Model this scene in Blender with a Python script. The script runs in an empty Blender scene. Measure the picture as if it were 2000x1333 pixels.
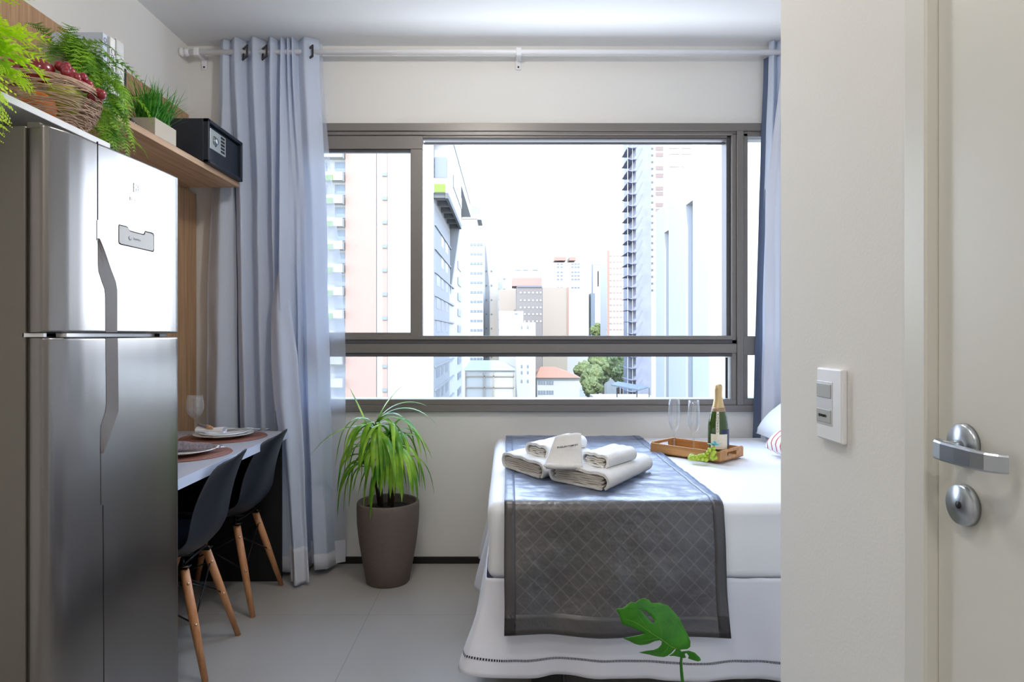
import bpy, bmesh, math, random
from mathutils import Vector, Matrix, noise
from mathutils.geometry import tessellate_polygon
PI = math.pi
S = bpy.context.scene
COL = S.collection
random.seed(7)
# ------------------------------------------------------------------ camera, sky, sun, exposure
F = 1280.0; CX, CY, CH = 990.0, 655.0, 1.2
cam = bpy.data.cameras.new('camera'); camo = bpy.data.objects.new('camera', cam); COL.objects.link(camo)
cam.sensor_fit = 'HORIZONTAL'; cam.sensor_width = 36.0; cam.lens = F/2000*36
cam.shift_x = 0.005; cam.shift_y = -0.00575
cam.clip_start = 0.02; cam.clip_end = 3000
camo.location = (0, 0, CH); camo.rotation_euler = (PI/2, 0, 0)
S.camera = camo
S.view_settings.view_transform = 'Standard'; S.view_settings.look = 'None'
S.view_settings.gamma = 1.0; S.view_settings.exposure = 1.1; S.view_settings.use_curve_mapping = False
S.cycles.max_bounces = 14; S.cycles.diffuse_bounces = 8; S.cycles.transparent_max_bounces = 16
S.cycles.sample_clamp_indirect = 8.0
S.cycles.caustics_refractive = False; S.cycles.caustics_reflective = False

W = bpy.data.worlds.new('sky'); S.world = W; W.use_nodes = True
nt = W.node_tree; nt.nodes.clear()
o_ = nt.nodes.new('ShaderNodeOutputWorld'); b_ = nt.nodes.new('ShaderNodeBackground')
tc = nt.nodes.new('ShaderNodeTexCoord'); sx = nt.nodes.new('ShaderNodeSeparateXYZ'); cr = nt.nodes.new('ShaderNodeValToRGB')
nt.links.new(tc.outputs['Generated'], sx.inputs[0]); nt.links.new(sx.outputs['Z'], cr.inputs[0])
nt.links.new(cr.outputs[0], b_.inputs[0]); nt.links.new(b_.outputs[0], o_.inputs[0])
cr.color_ramp.elements[0].position = 0.0; cr.color_ramp.elements[0].color = (0.80, 0.89, 1.0, 1)
cr.color_ramp.elements[1].position = 0.7; cr.color_ramp.elements[1].color = (0.50, 0.68, 1.0, 1)
b_.inputs[1].default_value = 5.0

sun = bpy.data.lights.new('sun', 'SUN'); suno = bpy.data.objects.new('sun', sun); COL.objects.link(suno)
sun.energy = 4.0; sun.angle = 0.02; sun.color = (1.0, 0.96, 0.9)
suno.rotation_euler = Vector((0.06, 0.75, -0.66)).to_track_quat('-Z', 'Y').to_euler()

pl = bpy.data.lights.new('window_portal', 'AREA'); plo = bpy.data.objects.new('window_portal', pl); COL.objects.link(plo)
pl.shape = 'RECTANGLE'; pl.size = 2.5; pl.size_y = 1.55; pl.cycles.is_portal = True
plo.location = (0.2, 3.60, 1.55); plo.rotation_euler = (-PI/2, 0, 0)

FILL_LAMPS = [(-0.35, 0.45, 3.4), (0.0, -0.7, 4), (-0.15, 2.10, 11)]       # added unseen fill lamps (x, y, watts): fixtures built below

# ------------------------------------------------------------------ helpers
def PX(px, d): return (px-CX)*d/F
def PZ(py, d): return CH-(py-CY)*d/F
def P(px, py, d): return Vector((PX(px, d), d, PZ(py, d)))
def lin(c):
    if isinstance(c, str):
        c = c.lstrip('#'); c = [int(c[i:i+2], 16)/255 for i in (0, 2, 4)]
    return tuple((x/12.92 if x <= 0.04045 else ((x+0.055)/1.055)**2.4) for x in c)

def mat(name, col, rough=0.5, metal=0.0, noise_scale=None, noise_amt=0.1, bump=0.0, bump_scale=60, sheen=0, trans=0, coat=0, spec=0.5, aniso=None, alpha=1):
    m = bpy.data.materials.new(name); m.use_nodes = True
    n = m.node_tree; p = n.nodes['Principled BSDF']
    c = lin(col); p.inputs['Base Color'].default_value = (*c, 1)
    p.inputs['Roughness'].default_value = rough; p.inputs['Metallic'].default_value = metal
    p.inputs['Specular IOR Level'].default_value = spec
    if sheen: p.inputs['Sheen Weight'].default_value = sheen
    if coat: p.inputs['Coat Weight'].default_value = coat; p.inputs['Coat Roughness'].default_value = 0.08
    if trans: p.inputs['Transmission Weight'].default_value = trans
    t = n.nodes.new('ShaderNodeTexCoord')
    if noise_scale:
        nz = n.nodes.new('ShaderNodeTexNoise'); nz.inputs['Scale'].default_value = noise_scale; nz.inputs['Detail'].default_value = 5
        n.links.new(t.outputs['Object'], nz.inputs['Vector'])
        mx = n.nodes.new('ShaderNodeMixRGB'); mx.inputs[1].default_value = (*[x*(1-noise_amt) for x in c], 1); mx.inputs[2].default_value = (*[min(1, x*(1+noise_amt)) for x in c], 1)
        n.links.new(nz.outputs['Fac'], mx.inputs[0]); n.links.new(mx.outputs[0], p.inputs['Base Color'])
    if bump:
        nb = n.nodes.new('ShaderNodeTexNoise'); nb.inputs['Scale'].default_value = bump_scale; nb.inputs['Detail'].default_value = 4
        n.links.new(t.outputs['Object'], nb.inputs['Vector'])
        bp = n.nodes.new('ShaderNodeBump'); bp.inputs['Strength'].default_value = bump; bp.inputs['Distance'].default_value = 0.01
        n.links.new(nb.outputs['Fac'], bp.inputs['Height']); n.links.new(bp.outputs[0], p.inputs['Normal'])
    return m

def wood(name, c1, c2, axis='Z', scale=40, rough=0.5):
    m = bpy.data.materials.new(name); m.use_nodes = True
    n = m.node_tree; p = n.nodes['Principled BSDF']; p.inputs['Roughness'].default_value = rough
    t = n.nodes.new('ShaderNodeTexCoord'); mp = n.nodes.new('ShaderNodeMapping')
    sc = [scale]*3; sc['XYZ'.index(axis)] = scale*0.04; mp.inputs['Scale'].default_value = sc
    nz = n.nodes.new('ShaderNodeTexNoise'); nz.inputs['Scale'].default_value = 1.6; nz.inputs['Detail'].default_value = 6; nz.inputs['Distortion'].default_value = 0.4
    rp = n.nodes.new('ShaderNodeValToRGB'); rp.color_ramp.elements[0].position = 0.3; rp.color_ramp.elements[1].position = 0.7
    rp.color_ramp.elements[0].color = (*lin(c1), 1); rp.color_ramp.elements[1].color = (*lin(c2), 1)
    n.links.new(t.outputs['Object'], mp.inputs[0]); n.links.new(mp.outputs[0], nz.inputs['Vector'])
    n.links.new(nz.outputs['Fac'], rp.inputs[0]); n.links.new(rp.outputs[0], p.inputs['Base Color'])
    return m

def cloth(name, col, transl=0.3, transp=0.0, rough=0.9, weave=900):
    m = bpy.data.materials.new(name); m.use_nodes = True
    n = m.node_tree; n.nodes.clear(); L = n.links
    out = n.nodes.new('ShaderNodeOutputMaterial'); c = (*lin(col), 1)
    d = n.nodes.new('ShaderNodeBsdfDiffuse'); d.inputs[0].default_value = c
    tr = n.nodes.new('ShaderNodeBsdfTranslucent'); tr.inputs[0].default_value = c
    m1 = n.nodes.new('ShaderNodeMixShader'); m1.inputs[0].default_value = transl
    L.new(d.outputs[0], m1.inputs[1]); L.new(tr.outputs[0], m1.inputs[2])
    t = n.nodes.new('ShaderNodeTexCoord'); nz = n.nodes.new('ShaderNodeTexNoise'); nz.inputs['Scale'].default_value = 14; nz.inputs['Detail'].default_value = 5
    mp = n.nodes.new('ShaderNodeMapping'); mp.inputs['Scale'].default_value = (1, 1, 0.35)
    L.new(t.outputs['Object'], mp.inputs[0]); L.new(mp.outputs[0], nz.inputs['Vector'])
    bp = n.nodes.new('ShaderNodeBump'); bp.inputs['Strength'].default_value = 0.25; bp.inputs['Distance'].default_value = 0.02
    L.new(nz.outputs['Fac'], bp.inputs['Height']); L.new(bp.outputs[0], d.inputs['Normal'])
    last = m1
    if transp:
        tp = n.nodes.new('ShaderNodeBsdfTransparent'); m2 = n.nodes.new('ShaderNodeMixShader'); m2.inputs[0].default_value = transp
        L.new(m1.outputs[0], m2.inputs[1]); L.new(tp.outputs[0], m2.inputs[2]); last = m2
    L.new(last.outputs[0], out.inputs[0])
    return m

def leafmat(name, c1, c2, scale=12, transl=0.35, rough=0.4):
    m = bpy.data.materials.new(name); m.use_nodes = True
    n = m.node_tree; L = n.links; p = n.nodes['Principled BSDF']; out = n.nodes['Material Output']
    p.inputs['Roughness'].default_value = rough
    t = n.nodes.new('ShaderNodeTexCoord'); nz = n.nodes.new('ShaderNodeTexNoise'); nz.inputs['Scale'].default_value = scale
    rp = n.nodes.new('ShaderNodeValToRGB'); rp.color_ramp.elements[0].position = 0.35; rp.color_ramp.elements[1].position = 0.65
    rp.color_ramp.elements[0].color = (*lin(c1), 1); rp.color_ramp.elements[1].color = (*lin(c2), 1)
    L.new(t.outputs['Object'], nz.inputs['Vector']); L.new(nz.outputs['Fac'], rp.inputs[0]); L.new(rp.outputs[0], p.inputs['Base Color'])
    tr = n.nodes.new('ShaderNodeBsdfTranslucent'); L.new(rp.outputs[0], tr.inputs[0])
    mx = n.nodes.new('ShaderNodeMixShader'); mx.inputs[0].default_value = transl
    L.new(p.outputs[0], mx.inputs[1]); L.new(tr.outputs[0], mx.inputs[2]); L.new(mx.outputs[0], out.inputs[0])
    return m

def emit(name, col, s):
    m = bpy.data.materials.new(name); m.use_nodes = True
    p = m.node_tree.nodes['Principled BSDF']; p.inputs['Emission Color'].default_value = (*lin(col), 1); p.inputs['Emission Strength'].default_value = s
    return m

class MB:
    def __init__(s): s.v = []; s.f = []; s.sm = []; s.uv = None
    def add(s, vs, fs, smooth=False):
        o = len(s.v); s.v += [tuple(v) for v in vs]; s.f += [tuple(i+o for i in f) for f in fs]; s.sm += [smooth]*len(fs); return s
    def box(s, x0, x1, y0, y1, z0, z1, M=None):
        vs = [(x, y, z) for x in (x0, x1) for y in (y0, y1) for z in (z0, z1)]
        if M: vs = [M @ Vector(v) for v in vs]
        return s.add(vs, [(0, 1, 3, 2), (4, 6, 7, 5), (0, 4, 5, 1), (2, 3, 7, 6), (0, 2, 6, 4), (1, 5, 7, 3)])
    def bbox(s, x0, x1, y0, y1, z0, z1, r=0.003, seg=2, M=None):
        bm = bmesh.new(); bmesh.ops.create_cube(bm, size=1)
        for v in bm.verts: v.co = Vector(((x0+x1)/2+v.co.x*(x1-x0), (y0+y1)/2+v.co.y*(y1-y0), (z0+z1)/2+v.co.z*(z1-z0)))
        bmesh.ops.bevel(bm, geom=list(bm.edges), offset=r, segments=seg, affect='EDGES', profile=0.5)
        bm.verts.index_update()
        vs = [(M @ v.co if M else v.co.copy()) for v in bm.verts]; fs = [tuple(v.index for v in f.verts) for f in bm.faces]
        bm.free(); return s.add(vs, fs, False)
    def grid(s, rows, smooth=True, closed=False):
        nr = len(rows); nc = len(rows[0]); vs = [p for r in rows for p in r]; fs = []
        for i in range(nr-1):
            for j in range(nc if closed else nc-1):
                k = (j+1) % nc
                fs.append((i*nc+j, i*nc+k, (i+1)*nc+k, (i+1)*nc+j))
        return s.add(vs, fs, smooth)
    def lathe(s, prof, c=(0, 0, 0), n=32, smooth=True, M=None, caps=True):
        rows = []
        for r, z in prof:
            row = [Vector((c[0]+r*math.cos(2*PI*i/n), c[1]+r*math.sin(2*PI*i/n), c[2]+z)) for i in range(n)]
            rows.append([M @ p for p in row] if M else row)
        s.grid(rows, smooth, True)
        if caps:
            for r in (rows[0], rows[-1]):
                s.add(r, [tuple(range(n))], False)
        return s
    def tube(s, pts, r, n=8, caps=True, smooth=True):
        pts = [Vector(p) for p in pts]; m = len(pts); rr = r if isinstance(r, (list, tuple)) else [r]*m
        rows = []; up = None
        for i, p in enumerate(pts):
            t = (pts[min(i+1, m-1)]-pts[max(i-1, 0)]).normalized()
            if up is None:
                up = Vector((0, 0, 1)) if abs(t.z) < 0.9 else Vector((1, 0, 0))
            a = t.cross(up).normalized(); b = a.cross(t).normalized(); up = b
            rows.append([p+(a*math.cos(2*PI*k/n)+b*math.sin(2*PI*k/n))*rr[i] for k in range(n)])
        s.grid(rows, smooth, True)
        if caps: s.add(rows[0], [tuple(range(n))]); s.add(rows[-1], [tuple(range(n))])
        return s
    def sphere(s, c, r, n=12, m=8, sc=(1, 1, 1)):
        rows = [[Vector((c[0]+r*sc[0]*math.sin(PI*i/m)*math.cos(2*PI*j/n), c[1]+r*sc[1]*math.sin(PI*i/m)*math.sin(2*PI*j/n), c[2]+r*sc[2]*math.cos(PI*i/m))) for j in range(n)] for i in range(m+1)]
        return s.grid(rows, True, True)
    def prism(s, poly, h, M, smooth=False):      # poly in local xy, extruded along local z by h
        n = len(poly); vs = [M @ Vector((x, y, 0)) for x, y in poly]+[M @ Vector((x, y, h)) for x, y in poly]
        tri = tessellate_polygon([[Vector((x, y, 0)) for x, y in poly]])
        fs = [tuple(t) for t in tri]+[tuple(i+n for i in reversed(t)) for t in tri]
        fs += [(i, (i+1) % n, (i+1) % n+n, i+n) for i in range(n)]
        return s.add(vs, fs, smooth)
    def build(s, name, m, parent=None, loc=None, solid=0, subd=0, weld=True, offset=0, recalc=True):
        me = bpy.data.meshes.new(name); 
        if loc is not None: s.v = [tuple(Vector(v)-Vector(loc)) for v in s.v]
        me.from_pydata(s.v, [], s.f); me.polygons.foreach_set('use_smooth', s.sm)
        if weld or recalc:
            bm = bmesh.new(); bm.from_mesh(me)
            if weld: bmesh.ops.remove_doubles(bm, verts=bm.verts, dist=1e-6)
            if recalc: bmesh.ops.recalc_face_normals(bm, faces=bm.faces)
            bm.to_mesh(me); bm.free()
        me.materials.append(m); me.update()
        o = bpy.data.objects.new(name, me); COL.objects.link(o)
        if loc is not None: o.location = loc
        if parent: o.parent = parent
        if solid:
            md = o.modifiers.new('solid', 'SOLIDIFY'); md.thickness = solid; md.offset = offset
        if subd:
            md = o.modifiers.new('sub', 'SUBSURF'); md.levels = subd; md.render_levels = subd
        return o

def empty(name, loc=(0, 0, 0), label=None, cat=None, group=None, kind=None, rz=0):
    o = bpy.data.objects.new(name, None); COL.objects.link(o); o.location = loc; o.rotation_euler = (0, 0, rz); o.empty_display_size = 0.05
    return tag(o, label, cat, group, kind)
def tag(o, label=None, cat=None, group=None, kind=None):
    if label: o['label'] = label
    if cat: o['category'] = cat
    if group: o['group'] = group
    if kind: o['kind'] = kind
    return o
def struct(name, mb, m, parent=None, **k):
    o = mb.build(name, m, parent, **k)
    if not parent: o['kind'] = 'structure'
    return o
def copy_tree(o, parent=None):
    c = o.copy(); COL.objects.link(c); c.parent = parent
    for ch in list(o.children): copy_tree(ch, c)
    return c
def text_obj(s, size, M, m, parent, name='lettering', ext=0.0004, align='CENTER', condense=1.0, bold=0.0):
    cu = bpy.data.curves.new(name, 'FONT'); cu.body = s; cu.size = size; cu.extrude = ext; cu.align_x = align; cu.align_y = 'CENTER'; cu.offset = bold
    t = bpy.data.objects.new(name+'_src', cu); COL.objects.link(t)
    bpy.context.view_layer.update()
    me = bpy.data.meshes.new_from_object(t.evaluated_get(bpy.context.evaluated_depsgraph_get()))
    bpy.data.objects.remove(t)
    me.transform(M @ Matrix.Diagonal((condense, 1, 1, 1))); me.materials.clear(); me.materials.append(m)
    o = bpy.data.objects.new(name, me); COL.objects.link(o); o.parent = parent
    return o
def basis(origin, x, y, z):
    M = Matrix.Identity(4)
    for i, a in enumerate((x, y, z)):
        a = Vector(a).normalized()
        for j in range(3): M[j][i] = a[j]
    for j in range(3): M[j][3] = origin[j]
    return M
def smooth01(t): t = max(0, min(1, t)); return t*t*(3-2*t)
def interp(xs, ys, x):
    if x <= xs[0]: return ys[0]
    for i in range(len(xs)-1):
        if x <= xs[i+1]: return ys[i]+(ys[i+1]-ys[i])*(x-xs[i])/(xs[i+1]-xs[i])
    return ys[-1]
def nz(x, y, z=0): return noise.noise(Vector((x, y, z)))

# ------------------------------------------------------------------ materials
M_wall = mat('wall_paint', '#e6e4e0', 0.75, noise_scale=2, noise_amt=0.015, bump=0.04, bump_scale=180)
M_ceil = mat('ceiling_paint', '#e9e9ea', 0.85)
M_doorp = mat('door_paint', '#dcdbd3', 0.35, noise_scale=3, noise_amt=0.02, bump=0.02, bump_scale=40)
M_gap = mat('door_rebate', '#64563e', 0.7)  # brown colour stands for the shadow in the door gap
M_black = mat('black_skirting', '#15110f', 0.45)
M_frame = mat('bronze_aluminium', '#827d79', 0.42, 0.35)
M_frame2 = mat('dark_gasket', '#4f4d50', 0.5)
M_chrome = mat('satin_chrome', '#c2c8d0', 0.30, 1.0)
M_steel = mat('stainless', '#8e8a87', 0.25, 1.0, noise_scale=3, noise_amt=0.03)
M_steelside = mat('fridge_side_paint', '#7f7a72', 0.4, 0.6)
M_dgrey = mat('grey_handle_plastic', '#68625f', 0.4)
M_seam = mat('dark_seam', '#2a2624', 0.9, spec=0.05)
M_blk = mat('black_plastic', '#101114', 0.4)
M_white = mat('white_plastic', '#eeeef2', 0.3)
M_woodp = wood('oak_panel_vertical', '#a3805e', '#c4a07c', 'Z', 60, 0.5)
M_woods = wood('oak_shelf', '#a58263', '#c9a98a', 'Y', 50, 0.5)
M_shelfw = mat('white_laminate', '#e6e6e8', 0.4)
M_curt = cloth('grey_blue_curtain', '#dbe4f3', 0.25, 0.0)
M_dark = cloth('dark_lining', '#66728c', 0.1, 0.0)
M_voile = cloth('voile', '#e6edf9', 0.45, 0.08)
M_sheer = cloth('sheer_voile', '#e2e6f2', 0.5, 0.42)
M_hem = cloth('voile_hem', '#e4e6ee', 0.3, 0.0)
M_sheet = mat('white_sheet', '#f1f2f6', 0.8, sheen=0.2, bump=0.12, bump_scale=9)
M_skirt = mat('white_satin_skirt', '#e3e4ee', 0.6, sheen=0.2, bump=0.1, bump_scale=10)
M_stitch = mat('dark_stitch', '#2a2a3a', 0.8)
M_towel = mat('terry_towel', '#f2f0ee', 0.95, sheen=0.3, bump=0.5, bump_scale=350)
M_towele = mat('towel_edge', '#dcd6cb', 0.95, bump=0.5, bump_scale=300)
M_tray = wood('bamboo_tray', '#b07a42', '#cf9a60', 'X', 40, 0.5)
M_bottle = bpy.data.materials.new('green_glass'); M_bottle.use_nodes = True
_p = M_bottle.node_tree.nodes['Principled BSDF']; _p.inputs['Base Color'].default_value = (*lin('#3e5a1c'), 1); _p.inputs['Roughness'].default_value = 0.06; _p.inputs['Transmission Weight'].default_value = 0.35; _p.inputs['Coat Weight'].default_value = 0.5
M_foil = mat('gold_foil', '#d9bd8c', 0.35, 0.6, bump=0.25, bump_scale=120)
M_label = mat('cream_label', '#ece4d2', 0.6)
M_labeld = mat('dark_label', '#1f2c4a', 0.45)
def pane_mat():
    m = bpy.data.materials.new('window_glass'); m.use_nodes = True; n = m.node_tree; n.nodes.clear()
    o = n.nodes.new('ShaderNodeOutputMaterial'); t = n.nodes.new('ShaderNodeBsdfTransparent'); g = n.nodes.new('ShaderNodeBsdfGlossy'); g.inputs['Roughness'].default_value = 0.01
    t.inputs[0].default_value = (0.95, 0.97, 0.97, 1)
    fr = n.nodes.new('ShaderNodeFresnel'); fr.inputs[0].default_value = 1.35; mx = n.nodes.new('ShaderNodeMixShader')
    n.links.new(fr.outputs[0], mx.inputs[0]); n.links.new(t.outputs[0], mx.inputs[1]); n.links.new(g.outputs[0], mx.inputs[2]); n.links.new(mx.outputs[0], o.inputs[0])
    return m
M_pane = pane_mat()
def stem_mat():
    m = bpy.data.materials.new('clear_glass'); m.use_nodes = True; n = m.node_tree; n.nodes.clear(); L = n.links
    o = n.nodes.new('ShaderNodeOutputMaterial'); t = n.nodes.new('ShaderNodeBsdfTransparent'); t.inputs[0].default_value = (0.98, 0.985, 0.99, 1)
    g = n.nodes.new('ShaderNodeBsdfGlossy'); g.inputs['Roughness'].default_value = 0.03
    d = n.nodes.new('ShaderNodeBsdfDiffuse'); d.inputs[0].default_value = (0.9, 0.92, 0.95, 1)  # white diffuse stands in for bright highlights on the glass
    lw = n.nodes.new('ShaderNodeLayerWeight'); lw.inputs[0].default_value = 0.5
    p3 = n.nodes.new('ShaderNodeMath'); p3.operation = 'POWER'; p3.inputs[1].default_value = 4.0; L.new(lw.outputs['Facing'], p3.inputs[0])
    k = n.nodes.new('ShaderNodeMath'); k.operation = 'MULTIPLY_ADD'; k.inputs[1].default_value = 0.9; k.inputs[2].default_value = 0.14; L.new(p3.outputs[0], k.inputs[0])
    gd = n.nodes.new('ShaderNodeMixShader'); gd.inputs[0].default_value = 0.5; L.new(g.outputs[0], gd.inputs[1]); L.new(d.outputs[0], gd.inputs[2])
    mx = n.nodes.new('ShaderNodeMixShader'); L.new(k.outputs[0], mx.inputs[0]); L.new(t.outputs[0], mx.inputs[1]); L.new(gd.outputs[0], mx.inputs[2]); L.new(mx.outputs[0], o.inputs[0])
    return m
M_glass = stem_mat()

def floor_mat():
    m = bpy.data.materials.new('porcelain_tiles'); m.use_nodes = True; n = m.node_tree; L = n.links; p = n.nodes['Principled BSDF']
    t = n.nodes.new('ShaderNodeTexCoord'); s = n.nodes.new('ShaderNodeSeparateXYZ'); L.new(t.outputs['Object'], s.inputs[0])
    masks = []
    for ax, off in (('X', 0.595), ('Y', -2.808)):
        a = n.nodes.new('ShaderNodeMath'); a.operation = 'ADD'; a.inputs[1].default_value = off+80.0; L.new(s.outputs[ax], a.inputs[0])
        b = n.nodes.new('ShaderNodeMath'); b.operation = 'MODULO'; b.inputs[1].default_value = 0.8; L.new(a.outputs[0], b.inputs[0])
        c = n.nodes.new('ShaderNodeMath'); c.operation = 'LESS_THAN'; c.inputs[1].default_value = 0.0022; L.new(b.outputs[0], c.inputs[0]); masks.append(c)
    mx = n.nodes.new('ShaderNodeMath'); mx.operation = 'MAXIMUM'; L.new(masks[0].outputs[0], mx.inputs[0]); L.new(masks[1].outputs[0], mx.inputs[1])
    no = n.nodes.new('ShaderNodeTexNoise'); no.inputs['Scale'].default_value = 3; no.inputs['Detail'].default_value = 8; L.new(t.outputs['Object'], no.inputs['Vector'])
    r = n.nodes.new('ShaderNodeValToRGB'); r.color_ramp.elements[0].color = (*lin('#9c9894'), 1); r.color_ramp.elements[1].color = (*lin('#aba7a2'), 1); L.new(no.outputs['Fac'], r.inputs[0])
    mc = n.nodes.new('ShaderNodeMixRGB'); mc.inputs[2].default_value = (*lin('#7e7974'), 1); L.new(mx.outputs[0], mc.inputs[0]); L.new(r.outputs[0], mc.inputs[1]); L.new(mc.outputs[0], p.inputs['Base Color'])
    p.inputs['Roughness'].default_value = 0.32
    return m
M_floor = floor_mat()

def runner_mat():
    m = bpy.data.materials.new('quilted_runner'); m.use_nodes = True; n = m.node_tree; L = n.links; p = n.nodes['Principled BSDF']
    t = n.nodes.new('ShaderNodeUVMap'); s = n.nodes.new('ShaderNodeSeparateXYZ'); L.new(t.outputs[0], s.inputs[0])
    ms = []
    for op in ('ADD', 'SUBTRACT'):
        a = n.nodes.new('ShaderNodeMath'); a.operation = op; L.new(s.outputs['X'], a.inputs[0]); L.new(s.outputs['Y'], a.inputs[1])
        k = n.nodes.new('ShaderNodeMath'); k.operation = 'PINGPONG'; k.inputs[1].default_value = 0.0275; L.new(a.outputs[0], k.inputs[0])
        c = n.nodes.new('ShaderNodeMath'); c.operation = 'LESS_THAN'; c.inputs[1].default_value = 0.0030; L.new(k.outputs[0], c.inputs[0]); ms.append(c)
    mx = n.nodes.new('ShaderNodeMath'); mx.operation = 'MAXIMUM'; L.new(ms[0].outputs[0], mx.inputs[0]); L.new(ms[1].outputs[0], mx.inputs[1])
    mc = n.nodes.new('ShaderNodeMixRGB'); mc.inputs[1].default_value = (*lin('#3d3839'), 1); mc.inputs[2].default_value = (*lin('#544e50'), 1)
    L.new(mx.outputs[0], mc.inputs[0]); L.new(mc.outputs[0], p.inputs['Base Color'])
    p.inputs['Roughness'].default_value = 0.38; p.inputs['Sheen Weight'].default_value = 0.9; p.inputs['Sheen Roughness'].default_value = 0.35; p.inputs['Sheen Tint'].default_value = (0.45, 0.62, 1.0, 1); p.inputs['Specular IOR Level'].default_value = 1.0; p.inputs['Coat Weight'].default_value = 0.5; p.inputs['Coat Roughness'].default_value = 0.32  # blue sheen tint paints in the sky's reflection on the satin
    no = n.nodes.new('ShaderNodeTexNoise'); no.inputs['Scale'].default_value = 14; no.inputs['Detail'].default_value = 3; L.new(t.outputs[0], no.inputs['Vector'])
    bp = n.nodes.new('ShaderNodeBump'); bp.inputs['Strength'].default_value = 0.5; bp.inputs['Distance'].default_value = 0.02; L.new(no.outputs['Fac'], bp.inputs['Height']); L.new(bp.outputs[0], p.inputs['Normal'])
    return m
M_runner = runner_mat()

# ------------------------------------------------------------------ room shell
D = 3.45; XL = -1.68; XR = 1.95; HC = 2.723; XP = 0.535; YB = -1.7
b = MB(); b.box(XL-0.2, XR+0.2, YB-0.2, D+0.2, -0.15, 0); struct('floor', b, M_floor)
b = MB(); b.box(XL-0.2, XR+0.2, YB-0.2, D+0.2, HC, HC+0.15); struct('ceiling', b, M_ceil)
b = MB(); b.box(XL-0.2, XL, YB-0.2, D+0.2, 0, HC); struct('wall_left', b, M_wall)
b = MB(); b.box(XR, XR+0.2, 1.28, D+0.2, 0, HC); struct('wall_right', b, M_wall)
b = MB(); b.box(XL, XR+0.2, YB-0.2, YB, 0, HC); struct('wall_back', b, M_wall)
WX0, WX1, WZ0, WZ1 = PX(600, D), PX(1522, D), PZ(804, D), PZ(243, D)   # window opening
b = MB()
b.box(XL, WX0, D, D+0.2, 0, HC); b.box(WX1, XR, D, D+0.2, 0, HC); b.box(WX0, WX1, D, D+0.2, 0, WZ0); b.box(WX0, WX1, D, D+0.2, WZ1, HC)
struct('wall_window_side', b, M_wall)
b = MB(); b.box(XL, XR, D-0.012, D, 0, 0.034); struct('baseboard_window_side', b, M_black)
# partition with the door opening, faces the corridor
DY1 = 0.878; DY0 = DY1-0.86
b = MB()
b.box(XP, XR+0.2, DY1, 1.28, 0, HC); b.box(XP, XP+0.12, YB, DY0, 0, HC); b.box(XP, XP+0.12, DY0, DY1, 2.25+0.3, HC)
b.box(XP+0.5, XR+0.2, YB, DY1, 0, HC)
struct('wall_partition', b, M_wall)
b = MB()
yA = F*XP/(1772-CX); yB = F*XP/(1813-CX)
b.bbox(XP-0.004, XP+0.12, yB, yA+0.002, 0, 2.55, 0.003); b.bbox(XP-0.004, XP+0.12, DY0, DY0+0.05, 0, 2.55, 0.003); b.box(XP-0.004, XP+0.12, DY0+0.05, yB, 2.50, 2.55)
struct('trim_door_frame', b, M_doorp)
b = MB(); yC = F*(XP+0.012)/(1832-CX); b.box(XP+0.02, XP+0.12, yC-0.02, yB, 0, 2.5); struct('trim_door_rebate', b, M_gap)
door = empty('door_1', (XP+0.012, 0, 0), kind='structure')
b = MB(); b.bbox(XP+0.012, XP+0.047, DY0+0.052, yC, 0.008, 2.495, 0.002); 
o = b.build('door_leaf', M_doorp); o.parent = door; o.location = (-XP-0.012, 0, 0)
hd = empty('door_handle', (0, 0, 0)); hd.parent = door; hd.location = (-XP-0.012, 0, 0)
XD = XP+0.012
def disc_x(y, z, r, x0, x1, hole=False, n=40):
    bb = MB(); Mx = basis((x0, y, z), (0, -1, 0), (0, 0, 1), (-1, 0, 0)); h = x0-x1
    bb.lathe([(0.001, 0), (r, 0), (r, h*0.6), (r*0.93, h), (0.008 if hole else 0.001, h)]+([(0.008, h*0.3), (0.001, h*0.3)] if hole else []), M=Mx, n=n)
    return bb
ry, rz_ = F*XD/(1887-CX), 1.2-(868-CY)*(F*XD/(1887-CX))/F
disc_x(ry, rz_, 0.0245, XD, XD-0.008).build('rose', M_chrome, hd)
b = MB()
hz = rz_-0.006
b.tube([(XD-0.006, ry, hz+0.002), (XD-0.030, ry, hz+0.001)], 0.009, 16)
b.build('handle_neck', M_chrome, hd)
# flat lever: swept rectangle that curves back towards the door
path = [(XD-0.028, ry+0.008), (XD-0.033, ry+0.002), (XD-0.035, ry-0.012), (XD-0.0345, ry-0.035), (XD-0.033, ry-0.058), (XD-0.029, ry-0.072), (XD-0.022, ry-0.080), (XD-0.014, ry-0.083)]
rows = []
for i, (x, y) in enumerate(path):
    a = Vector(path[min(i+1, len(path)-1)])-Vector(path[max(i-1, 0)]); a.normalize(); nrm = Vector((-a.y, a.x)); th = 0.0045; hh = 0.0115-0.0015*i/7
    z0 = hz-0.002*i/7
    rows.append([(x+nrm.x*th*sx_, y+nrm.y*th*sx_, z0+hh*sz_) for sx_, sz_ in ((1, -0.8), (1, 0.8), (0.7, 1), (-0.7, 1), (-1, 0.8), (-1, -0.8), (-0.7, -1), (0.7, -1))])
b = MB(); b.grid(rows, False, True); b.add(rows[0], [tuple(range(8))]); b.add(rows[-1], [tuple(range(8))])
b.build('lever', M_chrome, hd)
ey = F*XD/(1888-CX); ez = 1.2-(987-CY)*ey/F
e = disc_x(ey, ez, 0.0245, XD, XD-0.010); o = e.build('key_escutcheon', M_chrome, hd)
b = MB(); Mx = basis((XD-0.0101, ey, ez), (0, -1, 0), (0, 0, 1), (-1, 0, 0)); b.lathe([(0.0001, 0), (0.0045, 0), (0.0045, 0.0005), (0.0001, 0.0005)], M=Mx, n=20); b.build('keyhole', M_blk, hd)
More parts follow.
